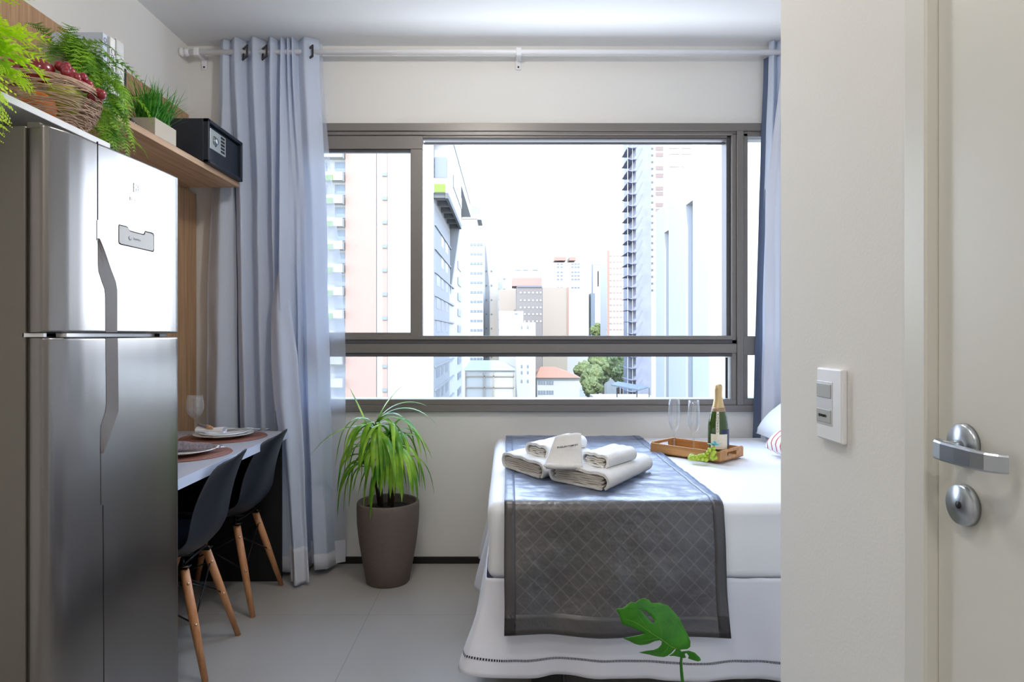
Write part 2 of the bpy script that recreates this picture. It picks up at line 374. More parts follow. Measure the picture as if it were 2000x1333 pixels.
# switch plate
sw = empty('light_switch', (XP, 1.07, 1.087), 'white double rocker switch plate on the wall beside the door', 'light switch')
def sbox(nm, y0, y1, z0, z1, x0, x1, m, r=0.001):
    bb = MB(); bb.bbox(x0, x1, y0, y1, z0, z1, r, 2); return bb.build(nm, m, sw, None)
sw_M = Matrix.Translation((-XP, -1.07, -1.087))
parts = [sbox('cover_plate', 1.028, 1.111, 1.027, 1.146, XP-0.010, XP, M_white, 0.003),
         sbox('rocker_button', 1.060, 1.108, 1.097, 1.120, XP-0.012, XP-0.009, mat('grey_rocker', '#a9a9a6', 0.35)),
         sbox('rocker_button', 1.060, 1.108, 1.056, 1.078, XP-0.012, XP-0.009, bpy.data.materials['grey_rocker']),
         sbox('insert_frame', 1.056, 1.110, 1.052, 1.124, XP-0.0108, XP-0.009, mat('switch_insert', '#d3d3d8', 0.25))]
t = text_obj('QUARTO', 0.0062, basis((XP-0.0125, 1.086, 1.067), (0, -1, 0), (0, 0, 1), (-1, 0, 0)), M_blk, sw, 'lettering')
for o in parts+[t]: o.data.transform(sw_M)

# ------------------------------------------------------------------ window
win = empty('window_1', (0, D, 0), kind='structure')
def wpart(nm, m, boxes, y0=-0.02, y1=0.06, r=0.002, parent=win):
    bb = MB()
    for (a, c, e_, g) in boxes:
        bb.bbox(PX(a, D), PX(c, D), y0, y1, PZ(g, D), PZ(e_, D), r, 1)
    return bb.build(nm, m, parent)
wpart('outer_frame', M_frame, [(600, 1522, 243, 258), (600, 1522, 791, 804), (1437, 1450, 258, 791), (600, 614, 258, 791)], -0.022, 0.10)
wpart('head_track', M_frame, [(614, 1437, 258, 265), (1450, 1522, 258, 268)], -0.012, 0.10)
wpart('track_rail', M_frame2, [(826, 1420, 269, 272)], 0.0, 0.02, 0.0005)
wpart('track_rail', M_frame2, [(826, 1420, 275, 278)], 0.03, 0.05, 0.0005)
wpart('track_rail', M_frame, [(826, 1420, 264, 269)], 0.0, 0.1, 0.0005)
wpart('transom', M_frame, [(600, 1429, 656, 664), (600, 1437, 672, 690), (1437, 1522, 657, 694)], -0.018, 0.10)
wpart('transom_groove', M_frame2, [(600, 1437, 664, 672), (600, 1429, 690, 697)], -0.012, 0.09)
wpart('post', M_frame, [(1428, 1437, 262, 791), (1450, 1459, 262, 791)], -0.012, 0.10)
wpart('sash_edge', M_frame2, [(1420, 1428, 266, 657)], 0.01, 0.09)
wpart('bottom_rail', M_frame, [(614, 1437, 780, 791), (1450, 1522, 778, 791)], -0.014, 0.10)
sash = wpart('sliding_sash', M_frame, [(604, 826, 266, 292), (802, 826, 292, 657), (604, 802, 650, 657), (604, 616, 292, 650)], -0.008, 0.03)
g = wpart('pane', M_pane, [(612, 806, 288, 654)], 0.008, 0.014, 0.0005, sash)
wpart('sash_gasket', M_frame2, [(616, 802, 292, 297)], 0.002, 0.03, 0.0005, sash)
wpart('pane', M_pane, [(612, 1431, 690, 784)], 0.03, 0.036, 0.0005)
wpart('pane', M_pane, [(1457, 1516, 268, 660)], 0.03, 0.036, 0.0005)
wpart('pane', M_pane, [(1457, 1516, 690, 784)], 0.03, 0.036, 0.0005)
wpart('corner_bracket', M_blk, [(1420, 1424, 699, 779)], 0.02, 0.03, 0.0005)

# ------------------------------------------------------------------ curtain rod
rod = empty('curtain_rod', (0, 3.365, PZ(102, 3.365)), 'white curtain rod mounted just below the ceiling', 'curtain rod')
b = MB(); RX0 = PX(366, 3.365); b.tube([(RX0, 0, 0), (XR-0.05, 0, 0)], 0.0135, 16); b.build('pole', M_white, rod)
b = MB(); Mx = basis((RX0, 0, 0), (0, 0, 1), (0, 1, 0), (-1, 0, 0)); b.lathe([(0.014, -0.01), (0.020, 0), (0.021, 0.008), (0.015, 0.012), (0.015, 0.018), (0.022, 0.023), (0.022, 0.033), (0.014, 0.04), (0.001, 0.042)], M=Mx, n=24); b.build('finial', M_white, rod)
for px in (385, 1013):
    x = PX(px, 3.365); b = MB(); b.bbox(x-0.014, x+0.014, -0.018, 0.018, -0.022, 0.020, 0.006, 2); b.bbox(x-0.010, x+0.010, 0.015, 0.082, -0.012, 0.012, 0.002); b.bbox(x-0.016, x+0.014, 0.078, 0.084, -0.058, 0.01, 0.004)
    br = b.build('bracket', M_white, rod)
    b = MB(); b.sphere((x, 0.077, -0.045), 0.005); b.build('screw', M_blk, br)

# ------------------------------------------------------------------ curtains
def curtain_mesh(top, bot, yt, yb, ztop, zbot, amp_t=0.03, amp_b=0.05, sub=8, nr=70, seed=0, shape=None, zfun=None, dt=3.36, db=3.3):
    """top/bot: lists of (pixel-column, phase) where phase -1 = fold towards the room, +1 = fold towards the window"""
    rows = []
    for r in range(nr+1):
        t = r/nr; s_ = shape(t) if shape else t
        kn = []
        for i, ((pt, ph), (pb, phb)) in enumerate(zip(top, bot)):
            xt = PX(pt, dt); xb = PX(pb, db)
            x = xt+(xb-xt)*s_+0.006*nz(i*3.1+seed, t*3)*min(1, t*3)
            y = (yt+(yb-yt)*t)+(ph*amp_t*(1-t)+phb*amp_b*t)*(1+0.35*nz(i*2.3, t*2.2, seed))
            kn.append((x, y))
        row = []
        for i in range(len(kn)-1):
            for j in range(sub):
                u = j/sub; w = (1-math.cos(PI*u))/2
                row.append((kn[i][0]+(kn[i+1][0]-kn[i][0])*(u*0.6+w*0.4), kn[i][1]+(kn[i+1][1]-kn[i][1])*w))
        row.append(kn[-1])
        out = []
        for c, (x, y) in enumerate(row):
            zb = zfun(c/len(row)) if zfun else zbot
            z = ztop+(zb-ztop)*t
            out.append((x+0.004*nz(x*9, z*3, seed), y+0.006*nz(x*14, z*4, seed+5)*min(1, t*2), z))
        rows.append(out)
    return rows
ZT = PZ(76, 3.36)
# left grey lined curtain
cu1 = empty('curtain', (PX(440, 3.38), 3.37, 0), 'grey-blue lined curtain panel hanging next to the left wall behind the safe', 'curtain')
rows = curtain_mesh([(426, 1), (436, -1), (448, 1)], [(384, 1), (418, -1), (452, 0.6)], 3.375, 3.36, ZT, 0.02, 0.012, 0.035, 14, seed=1, shape=lambda t: smooth01(t*2.0)*0.7+0.3*t)
b = MB(); b.grid(rows); o = b.build('panel', M_curt, cu1, solid=0.002); o.data.transform(Matrix.Translation((-cu1.location[0], -cu1.location[1], 0)))
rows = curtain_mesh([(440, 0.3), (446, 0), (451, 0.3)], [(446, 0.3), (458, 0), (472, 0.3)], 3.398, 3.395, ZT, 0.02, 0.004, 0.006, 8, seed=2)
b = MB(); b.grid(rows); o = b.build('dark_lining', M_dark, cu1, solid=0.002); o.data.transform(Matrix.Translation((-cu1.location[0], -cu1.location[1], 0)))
# main voile curtain
cu2 = empty('curtain', (PX(540, 3.36), 3.36, 0), 'full-length pale grey-blue pleated curtain left of the window', 'curtain')
top = [(447, 0.8), (462, -1), (480, 1), (498, -1), (519, 1), (531, -1), (543, 0.9), (551, -0.9), (558, 0.8), (563, -0.8), (568, 0.8), (573, -0.8), (579, 0.9), (598, -1), (622, 0.3)]
bot = [(469, 0.3), (488, -0.5), (500, 0.8), (517, -0.3), (528, 0.8), (538, -0.3), (543, 0.9), (552, -1.9), (574, -1.5), (588, 0.8), (596, -1.0), (605, 0.7), (620, -1.3), (640, -0.9), (652, 0.6)]
def zf(u): return 0.012+0.02*abs(math.sin(u*9))
rows = curtain_mesh(top, bot, 3.362, 3.335, ZT, 0.012, 0.028, 0.060, 8, seed=4, shape=lambda t: 0.25*smooth01(t*3)+0.75*t**1.6, zfun=zf)
b = MB(); b.grid(rows); o = b.build('panel', M_voile, cu2, solid=0.0015); o.data.transform(Matrix.Translation((-cu2.location[0], -cu2.location[1], 0)))
hm = [[(x, y-0.004, z) for (x, y, z) in row] for row in rows[-3:]]
b = MB(); b.grid(hm); o = b.build('hem', M_hem, cu2, solid=0.001); o.data.transform(Matrix.Translation((-cu2.location[0], -cu2.location[1], 0)))
rows = []
fy = [500, 545, 600, 700, 790, 860, 960, 1060, 1130]; fl = [546, 535, 526, 524, 530, 541, 552, 560, 563]; fr = [550, 556, 565, 579, 585, 590, 594, 598, 602]; fd = [3.315, 3.30, 3.285, 3.25, 3.225, 3.20, 3.17, 3.14, 3.12]
for r in range(61):
    py_ = 500+(1146-500)*r/60; l_, r_, d_ = interp(fy, fl, py_), interp(fy, fr, py_), interp(fy, fd, py_); zz = max(0.012, PZ(py_, d_)); row = []
    for c in range(25):
        u = c/24; fold = 0.018*math.sin(u*PI*3.2+0.5)*(r/60)**0.7+0.030*(2*u-1)**2
        row.append((PX(l_+(r_-l_)*u, d_)+0.003*nz(r*0.12, u*3), d_+fold, zz))
    rows.append(row)
b = MB(); b.grid(rows); o = b.build('front_fold', M_voile, cu2, solid=0.0015); o.data.transform(Matrix.Translation((-cu2.location[0], -cu2.location[1], 0)))
b = MB(); b.grid([[(x, y-0.003, z) for (x, y, z) in row] for row in rows[-8:]]); o = b.build('hem', M_hem, cu2, solid=0.001); o.data.transform(Matrix.Translation((-cu2.location[0], -cu2.location[1], 0)))
M_grom = mat('brown_grommet', '#2b211f', 0.4)
for px, dx, yo in ((607, 0.0, 0.0), (480, 0, 0.0), (518, 0, 0.0)):
    b = MB(); x = PX(px, 3.35)-cu2.location[0]; z = PZ(104, 3.35)
    Mx = Matrix.Translation((x, -0.018, z)) @ Matrix.Rotation(math.radians(-48), 4, 'Z') @ Matrix.Scale(1.12, 4)
    for bx in ((-0.024, 0.024, 0.017, 0.028), (-0.024, 0.024, -0.028, -0.017), (-0.028, -0.017, -0.028, 0.028), (0.017, 0.028, -0.028, 0.028)):
        b.bbox(bx[0], bx[1], -0.003, 0.003, bx[2], bx[3], 0.001, 1, M=Mx)
    b.build('grommet', M_grom, cu2)
# sheer behind, at the window edge
cu3 = empty('sheer_curtain', (PX(640, 3.38), 3.39, 0), 'thin see-through voile edge between the pleated curtain and the window', 'curtain')
rows = curtain_mesh([(570, 1), (590, -1), (606, 1), (618, -1), (626, 0.5)], [(585, 1), (600, -1), (618, 1), (640, -1), (668, 0.2)], 3.392, 3.375, ZT-0.01, 0.03, 0.008, 0.02, 8, seed=9, shape=lambda t: smooth01(t*1.7)*0.9+0.1*t)
b = MB(); b.grid(rows); o = b.build('panel', M_sheer, cu3); o.data.transform(Matrix.Translation((-cu3.location[0], -cu3.location[1], 0)))
b = MB(); b.grid([[(x, y-0.002, z) for (x, y, z) in row] for row in rows[-4:]]); o = b.build('hem', M_hem, cu3); o.data.transform(Matrix.Translation((-cu3.location[0], -cu3.location[1], 0)))
# right side
cu4 = empty('curtain', (PX(1510, 3.37), 3.37, 0), 'blue-grey curtain hanging right of the window behind the bed', 'curtain')
rows = curtain_mesh([(1507, 0.6), (1513, -0.6), (1522, 1), (1532, -1), (1545, 1), (1560, -1)], [(1485, 1), (1495, -0.6), (1510, 1), (1522, -1), (1545, 1), (1570, -1)], 3.38, 3.355, ZT, 0.02, 0.02, 0.035, 8, seed=3)
b = MB(); b.grid(rows); o = b.build('panel', M_curt, cu4, solid=0.002); o.data.transform(Matrix.Translation((-cu4.location[0], -cu4.location[1], 0)))
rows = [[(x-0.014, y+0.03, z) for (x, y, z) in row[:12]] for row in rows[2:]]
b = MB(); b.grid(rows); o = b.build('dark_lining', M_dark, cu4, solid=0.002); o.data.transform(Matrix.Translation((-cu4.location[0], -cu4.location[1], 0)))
cu5 = empty('sheer_curtain', (PX(1530, 3.3), 3.3, 0), 'white voile draped in front of the right blue-grey curtain', 'curtain')
rows = curtain_mesh([(1529, 0), (1534, -1), (1542, 1), (1555, -1)], [(1494, 0.5), (1512, -0.8), (1530, 1), (1550, -1)], 3.315, 3.30, ZT-0.02, 0.70, 0.012, 0.02, 8, seed=12, dt=3.31, db=3.28, shape=lambda t: smooth01(t*2.2)*0.7+0.3*t)
b = MB(); b.grid(rows); o = b.build('panel', M_hem, cu5); o.data.transform(Matrix.Translation((-cu5.location[0], -cu5.location[1], 0)))

# ------------------------------------------------------------------ left wall joinery
SZ = 1.967; SX = -1.345
b = MB(); b.box(XL, XL+0.010, 1.9, 3.44, SZ-0.10, 2.358); tag(b.build('wall_panel', M_woodp, solid=0), 'upper oak veneer panel on the left wall behind books and safe', 'wall panel')
b = MB(); b.box(XL, -1.63, 2.12, 3.44, 0.69, SZ-0.026); tag(b.build('wall_panel', M_woodp), 'lower oak veneer panel on the left wall between shelf and table', 'wall panel')
b = MB(); b.bbox(XL+0.012, SX, 2.06, 3.29, SZ-0.025, SZ, 0.001, 1); tag(b.build('wall_shelf', M_woods), 'oak wall shelf carrying books, grass pot and safe', 'shelf')
BZ = 1.77; BX = -1.18
b = MB(); b.bbox(XL, BX, 1.1, 1.95, BZ-0.018, BZ, 0.001, 1); tag(b.build('wall_shelf', M_shelfw), 'white shelf board right above the refrigerator under the fruit basket', 'shelf')

# ------------------------------------------------------------------ fridge
FR = empty('refrigerator', (-1.39, 1.82, 0), 'tall stainless steel two-door refrigerator on the left', 'refrigerator')
fl = Vector(FR.location)
def fb(mb, nm, m, par=None, **k):
    o = mb.build(nm, m, None, **k); o.data.transform(Matrix.Translation(-fl)); o.parent = par or FR; return o
prof0 = [(1.553, -1.135), (1.551, -1.125), (1.551, -1.103), (1.554, -1.096), (1.565, -1.089), (1.60, -1.0775), (1.65, -1.0685), (1.70, -1.062), (1.78, -1.0535), (1.86, -1.0475), (1.95, -1.0425), (2.03, -1.040), (2.068, -1.040), (2.078, -1.043), (2.083, -1.050), (2.083, -1.135)]
prof = []
for i in range(len(prof0)-1):
    (ya, xa), (yb, xb) = prof0[i], prof0[i+1]; k_ = max(1, int(math.hypot(yb-ya, xb-xa)/0.012))
    prof += [(ya+(yb-ya)*j/k_, xa+(xb-xa)*j/k_) for j in range(k_)]
prof.append(prof0[-1])
def surfX(y):
    p = prof0[3:-2]; return interp([a[0] for a in p], [a[1] for a in p], y)
def door_mb(z0, z1, off=0.0):
    bb = MB(); n = len(prof); e = 0.004
    rows = []
    for z, ins in ((z0, e), (z0+e*0.3, e*0.3), (z0+e, 0), (z0+e*1.5, 0), (z0+e*3, 0), (z1-e*3, 0), (z1-e*1.5, 0), (z1-e, 0), (z1-e*0.3, e*0.3), (z1, e)):
        rows.append([(x-(ins if x > -1.12 else 0), y, z) for i, (y, x) in enumerate(prof)])
    bb.grid(rows, True, True); bb.add(rows[0], [tuple(range(n))]); bb.add(rows[-1], [tuple(range(n))])
    return bb
d1 = fb(door_mb(1.2065, 1.700), 'freezer_door', M_steel); d2 = fb(door_mb(0.07, 1.1935), 'refrigerator_door', M_steel)
b = MB(); b.bbox(-1.64, -1.143, 1.556, 2.078, 0.03, 1.698, 0.004, 2); fb(b, 'body', M_steelside)
b = MB(); b.box(-1.15, -1.075, 1.60, 2.06, 1.1955, 1.2045); b.box(-1.15, -1.10, 1.556, 1.60, 1.1955, 1.2045); fb(b, 'gap_strip', M_white)
b = MB(); b.bbox(-1.15, -1.10, 1.565, 1.60, 1.1935, 1.2060, 0.001); fb(b, 'hinge', M_blk)
b = MB(); b.bbox(-1.15, -1.06, 2.00, 2.04, 1.1945, 1.2055, 0.001); fb(b, 'hinge', M_blk)
b = MB(); b.bbox(-1.135, -1.104, 1.549, 1.60, 1.69, 1.704, 0.002); fb(b, 'hinge_cover', M_dgrey)
for x in (-1.16, -1.6):
    for y in (1.60, 2.03):
        b = MB(); b.lathe([(0.018, 0), (0.018, 0.032)], (x, y, 0), 12); fb(b, 'foot', M_blk)
def ysurf(px):
    y = 1.7
    for _ in range(30): y = -surfX(y)*F/(CX-px)
    return y
def sp(px, py, off=0.0):
    y = ysurf(px); return Vector((surfX(y)+off, y, CH-(py-CY)*y/F))
def strip(L, offL, offR):
    bb = MB(); rows = []
    for (y, l, r) in L:
        a, c = sp(l, y, offL), sp(r, y, offR); a2, c2 = sp(l, y, -0.002), sp(r+0.6, y, -0.002)
        rows.append([a2, a, a.lerp(c, 0.5), c, c2])
    bb.grid(rows, False); return bb
hT = [(466, 190.3, 191.0), (477, 191, 196), (498, 191.3, 204), (519, 191.5, 211), (530, 192.5, 215), (551, 199, 223), (565, 204.3, 225.4), (580, 205.6, 225.8), (649, 206, 225.6)]
hB = [(661, 206, 226.5), (740, 207, 227.5), (787, 207.5, 228), (803, 206, 228), (819, 201, 223), (831, 197, 218.5), (845, 196, 214), (866, 195.8, 206.5), (886, 195.8, 198.5)]
fb(strip(hT, 0.0008, 0.005), 'handle', M_dgrey, d1); fb(strip(hB, 0.0008, 0.005), 'handle', M_dgrey, d2)
fb(strip([(276.5, 189.8, 191.4), (350, 189.8, 191.4), (430, 189.8, 191.4)], 0.0006, 0.0006), 'groove', M_seam, d1)
fb(strip([(430, 189.0, 193), (470, 189.0, 193)], 0.0012, 0.0012), 'grip_insert', M_steel, d1)
fb(strip([(886, 196.2, 201.5), (987, 196.8, 201.8)], 0.0012, 0.0012), 'grip_insert', M_steel, d2)
fb(strip([(987, 200.6, 201.8), (1150, 201.5, 202.6), (1340, 202.5, 203.6)], 0.0006, 0.0006), 'groove', M_seam, d2)
def surf_poly(pts, off, thick):
    c = [sp(a, e_, off) for a, e_ in pts]; bb = MB(); n = len(c)
    tri = tessellate_polygon([[Vector((p.y, p.z, 0)) for p in c]])
    back = [p-Vector((thick, 0, 0)) for p in c]
    bb.add(c+back, [tuple(t_) for t_ in tri]+[(i, (i+1) % n, (i+1) % n+n, i+n) for i in range(n)]); return bb
PPL = [(232, 440.5), (246, 444), (249, 446), (252, 451.5), (255, 453), (279, 459.5), (282, 458), (283, 453.5), (293, 456), (297.5, 458), (299, 462), (299, 487), (297, 490.5), (236, 476.5), (232, 474)]
cxp = sum(p[0] for p in PPL)/len(PPL); cyp = sum(p[1] for p in PPL)/len(PPL)
PPO = [(a+(1.6 if a > cxp+20 else 0.2), e_+(2.0 if e_ > cyp+5 else -2.0)) for a, e_ in PPL]
fb(surf_poly(PPO, 0.0008, 0.003), 'display_outline', M_seam, d1)
dp = surf_poly(PPL, 0.0018, 0.003); dpo = fb(dp, 'display_panel', mat('silver_panel', '#c4c4c4', 0.6, 0.0), d1)
M_mark = mat('grey_print', '#a9a9b2', 0.5); M_logo = mat('white_print', '#ffffff', 0.35, 0.55)
c = sp(253, 465, 0.0022); b = MB(); Mx = basis(c, (0, 1, 0), (0, 0, 1), (1, 0, 0)); b.lathe([(0.0035, 0), (0.0065, 0), (0.0065, 0.0003), (0.0035, 0.0003)], M=Mx, n=24); fb(b, 'panel_symbol', M_mark, d1)
c = sp(267, 468, 0.0023); t = text_obj('frost free', 0.0085, basis(c, (0.05, 1, 0), (0, 0, 1), (1, -0.05, 0)), M_mark, d1, 'panel_lettering'); t.data.transform(Matrix.Translation(-fl))
# maker's mark: square emblem with the two facing lobes, wordmark beneath
lm = MB(); c = sp(266.5, 368, 0.0006); Mx = basis(c, (0.05, 1, 0), (0, 0, 1), (1, -0.05, 0)); q = 0.0125
for bx in ((-q, -q+0.0022, -q, q), (q-0.0022, q, -q, q), (-q, q, q-0.0022, q), (-q, q, -q, -q+0.0022)): lm.box(bx[0], bx[1], bx[2], bx[3], 0, 0.0006, M=Mx)
lm.box(-q, 0.004, -0.0011, 0.0011, 0, 0.0006, M=Mx); lm.box(-0.0011, 0.0011, -q, 0.004, 0, 0.0006, M=Mx)
arc = [(0.0105*math.cos(a), 0.0105*math.sin(a)) for a in [i*PI/24-PI/2 for i in range(25)]]; arc2 = [(x*0.8, y*0.8) for x, y in reversed(arc)]
lm.prism(arc+arc2, 0.0006, Mx); fb(lm, 'emblem', M_logo, d1)
c = sp(266, 392, 0.0006); t = text_obj('Electrolux', 0.0135, basis(c, (0.05, 1, 0), (0, 0, 1), (1, -0.05, 0)), M_logo, d1, 'wordmark'); t.data.transform(Matrix.Translation(-fl))

# ------------------------------------------------------------------ objects on the shelves
def book(name, y0, y1, x0, x1, h, m, label, spine=None, tilt=0, group=None):
    r = empty(name, ((x0+x1)/2, (y0+y1)/2, SZ), label, 'book', group); cx, cy = r.location[0], r.location[1]
    bb = MB(); bb.bbox(x0-cx, x1-cx, y0-cy, y0-cy+0.003, 0, h, 0.001, 1); bb.bbox(x0-cx, x1-cx, y1-cy-0.003, y1-cy, 0, h, 0.001, 1); bb.bbox(x1-cx-0.003, x1-cx, y0-cy, y1-cy, 0, h, 0.001, 1)
    bb.build('cover', m, r)
    bb = MB(); bb.box(x0-cx+0.003, x1-cx-0.003, y0-cy+0.003, y1-cy-0.003, 0.003, h-0.004); bb.build('pages', M_pages, r)
    if spine:
        txt, size, m2, z = spine
        text_obj(txt, size, basis((x1-cx+0.0005, 0, z), (0, 0, -1), (0, 1, 0), (1, 0, 0)), m2, r, 'spine_lettering', bold=0.0006)
    return r
M_pages = mat('book_pages', '#e9e4d8', 0.8); M_bk1 = mat('pale_blue_cover', '#cfd8ea', 0.35); M_bk2 = mat('white_cover', '#f2f1ef', 0.35); M_bk3 = mat('light_grey_cover', '#d6d6d6', 0.35)
M_ink = mat('grey_ink', '#8b8d97', 0.5)
book('book', 2.245, 2.272, -1.56, -1.385, 0.272, M_bk1, 'pale blue-white hardback, nearest of the upright books on the shelf', ('OP', 0.022, M_ink, 0.245), group='upright books on the oak shelf')
book('book', 2.284, 2.317, -1.56, -1.383, 0.276, M_bk2, 'white hardback with Come on its spine, middle upright book', ('Come', 0.032, M_ink, 0.20), group='upright books on the oak shelf')
book('book', 2.320, 2.370, -1.56, -1.383, 0.284, M_bk3, 'thick light grey book with pale spine letters, standing beside the slim black case', ('LLD', 0.034, M_logo, 0.17), group='upright books on the oak shelf')
b = MB(); b.bbox(-1.53, -1.383, 2.374, 2.384, SZ, SZ+0.20, 0.002); tag(b.build('slim_case', M_blk), 'slim black case standing behind the grey book', 'case')
# remotes
for i, (x, y, rz, l, lab) in enumerate(((-1.40, 2.44, 0.25, 0.12, 'black remote control lying beside the grass pot, rounded end forward'), (-1.475, 2.45, -0.2, 0.13, 'black remote control lying behind the front one on the shelf'))):
    r = empty('remote_control', (x, y, SZ), lab, 'remote control', 'remote controls on the shelf', rz=rz)
    b = MB(); b.bbox(-0.022, 0.022, -l/2, l/2, 0, 0.026, 0.008, 3); b.build('housing', M_blk, r)
    b = MB()
    for k in range(3): b.bbox(0.0205, 0.0235, -l/2+0.02+k*0.02, -l/2+0.03+k*0.02, 0.010, 0.017, 0.001, 1)
    b.build('button', M_chrome, r)
# grass pot
gp = empty('potted_grass', (-1.40, 2.585, SZ), 'artificial grass tuft in a square beige pot on the oak shelf', 'potted plant')
b = MB(); M_beige = mat('beige_pot', '#bcb2a2', 0.6)
hw, ht = 0.055, 0.066
for (x0, x1, y0, y1) in ((-hw, hw, -0.08, -0.072), (-hw, hw, 0.072, 0.08), (-hw, -hw+0.008, -0.072, 0.072), (hw-0.008, hw, -0.072, 0.072)): b.box(x0, x1, y0, y1, 0, ht)
b.box(-hw+0.008, hw-0.008, -0.072, 0.072, 0, 0.05); b.build('pot', M_beige, gp, weld=False)
M_grass = leafmat('grass_green', '#2f7d1c', '#63b53a', 25, 0.3); b = MB()
rnd = random.Random(3)
def blade(bb, p, az, el, L_, w, droop, n=6, fold=0.0):
    p = Vector(p); d = Vector((math.cos(az)*math.cos(el), math.sin(az)*math.cos(el), math.sin(el))); side = Vector((-math.sin(az), math.cos(az), 0))
    rows = []; q = p.copy()
    for i in range(n+1):
        t = i/n; ww = w*(math.sin(PI*min(1, 0.18+0.82*t))**0.7 if t < 1 else 0.02); ww = max(ww, w*0.04)
        up = side.cross(d).normalized()
        rows.append([q-side*ww/2+up*fold*ww, q, q+side*ww/2+up*fold*ww])
        q = q+d*(L_/n); d = (d+Vector((0, 0, -droop/n))).normalized()
    bb.grid(rows, True)
for i in range(420):
    az = rnd.uniform(0, 2*PI); el = rnd.uniform(0.75, 1.45)
    blade(b, (rnd.uniform(-0.04, 0.04), rnd.uniform(-0.06, 0.06), 0.05), az, el, rnd.uniform(0.10, 0.20), 0.004, rnd.uniform(0.1, 1.0), 5)
b.build('grass_blades', M_grass, gp, weld=False, recalc=False)
# safe
SF = empty('safe', (-1.42, 3.09, SZ), 'small black electronic safe at the far end of the oak shelf', 'safe')
M_safe = mat('black_powder_coat', '#1c2430', 0.45, bump=0.1, bump_scale=400)
b = MB(); b.bbox(-0.16, 0.075, -0.185, 0.19, 0, 0.196, 0.003, 2); b.build('body', M_safe, SF)
b = MB()
for bx in ((-0.185, 0.19, 0.180, 0.196), (-0.185, 0.19, 0, 0.014), (-0.185, -0.172, 0, 0.196), (0.172, 0.19, 0, 0.196)): b.bbox(0.073, 0.098, bx[0], bx[1], bx[2], bx[3], 0.002, 1)
b.build('door_surround', M_safe, SF)
dr = MB(); dr.bbox(0.074, 0.084, -0.168, 0.168, 0.018, 0.176, 0.002, 1); dr = dr.build('door', M_safe, SF)
M_silver = mat('silver_plate', '#c9d2d2', 0.35, 0.5)
b = MB(); b.bbox(0.084, 0.088, -0.145, 0.015, 0.075, 0.165, 0.001, 1); kp = b.build('keypad_plate', M_silver, dr)
b = MB()
for r_ in range(5):
    for c_ in range(3): b.bbox(0.088, 0.0895, -0.038+c_*0.014, -0.027+c_*0.014, 0.083+r_*0.016, 0.094+r_*0.016, 0.0005, 1)
b.build('keypad_buttons', M_blk, dr)
b = MB(); Mx = basis((0.088, -0.103, 0.115), (0, 1, 0), (0, 0, 1), (1, 0, 0)); b.lathe([(0.016, 0), (0.015, 0.012), (0.012, 0.015), (0.001, 0.016)], M=Mx, n=24); b.build('knob', M_chrome, dr)
for a0, a1 in ((1.2, 2.2), (-1.3, -0.2)):
    b = MB(); b.tube([(0.0885, -0.103+0.022*math.cos(a0+(a1-a0)*i/8), 0.115+0.022*math.sin(a0+(a1-a0)*i/8)) for i in range(9)], 0.0018, 5)
    b.build('dial_mark', M_blk, dr)

# fruit basket
BK = Vector((-1.29, 1.84, BZ))
bk = empty('fruit_basket', BK, 'round woven wicker basket of fruit on the white shelf', 'basket')
M_wick = mat('pinkish_wicker', '#b79884', 0.55, noise_scale=60, noise_amt=0.35)
b = MB(); rnd = random.Random(11)
def brad(t): return 0.075+0.055*math.sin(PI*min(1, t*0.62+0.02))**0.9 if t < 0.8 else interp([0.8, 1.0], [0.130, 0.122], t)
HB = 0.125
for i in range(170):
    a0 = rnd.uniform(0, 2*PI); span = rnd.uniform(1.0, 2.6); t0 = rnd.uniform(0.0, 1.0); sl = rnd.uniform(-0.22, 0.22); ph = rnd.uniform(0, 6); fr = rnd.uniform(2, 5)
    pts = []
    for k in range(19):
        a = a0+span*k/18; t = max(0.01, min(1, t0+sl*(k/18-0.5)+0.035*math.sin(fr*a+ph))); r = brad(t)+0.003*math.sin(9*a+ph)
        pts.append((r*math.cos(a), r*math.sin(a), 0.004+t*HB))
    b.tube(pts, rnd.uniform(0.0009, 0.0016), 5)
for k in range(5): b.tube([(0.124*math.cos(a), 0.124*math.sin(a), HB+0.003*math.sin(3*a+k)) for a in [2*PI*i/40 for i in range(41)]], 0.002, 5)
b.lathe([(0.001, 0), (0.076, 0), (0.078, 0.005), (0.001, 0.005)], n=32)
b.build('wickerwork', M_wick, bk)
def fruit(name, off, r, m, label, cat, sc=(1, 1, 1), stem=True, dent=0.16):
    o = empty(name, BK+Vector(off), label, cat)
    bb = MB(); rows = []
    for i in range(17):
        a = PI*i/16; rr = r*math.sin(a)*(1+0.05*math.cos(a)); zz = r*math.cos(a)*sc[2]-(dent*r*math.exp(-(math.sin(a)/0.35)**2))*(1 if a < PI/2 else -0.5)
        rows.append([(rr*math.cos(2*PI*j/24)*sc[0], rr*math.sin(2*PI*j/24)*sc[1], zz) for j in range(24)])
    bb.grid(rows, True, True); bb.build('flesh', m, o)
    if stem: s2 = MB(); s2.tube([(0, 0, r*sc[2]*0.75), (0.002, 0, r*sc[2]*0.95), (0.005, 0, r*sc[2]*1.15)], 0.0013, 6); s2.build('stem', mat(name+'_stem', '#4a3520', 0.8), o)
    return o
M_red = mat('red_apple_skin', '#7a1620', 0.2, noise_scale=14, noise_amt=0.4, coat=0.6)
fruit('red_apple', (0.000, -0.030, 0.158), 0.037, M_red, 'dark red apple on top of the fruit basket, right one', 'apple')
fruit('red_apple', (-0.066, -0.045, 0.150), 0.038, M_red, 'dark red apple on top of the fruit basket beside the bright fern', 'apple')
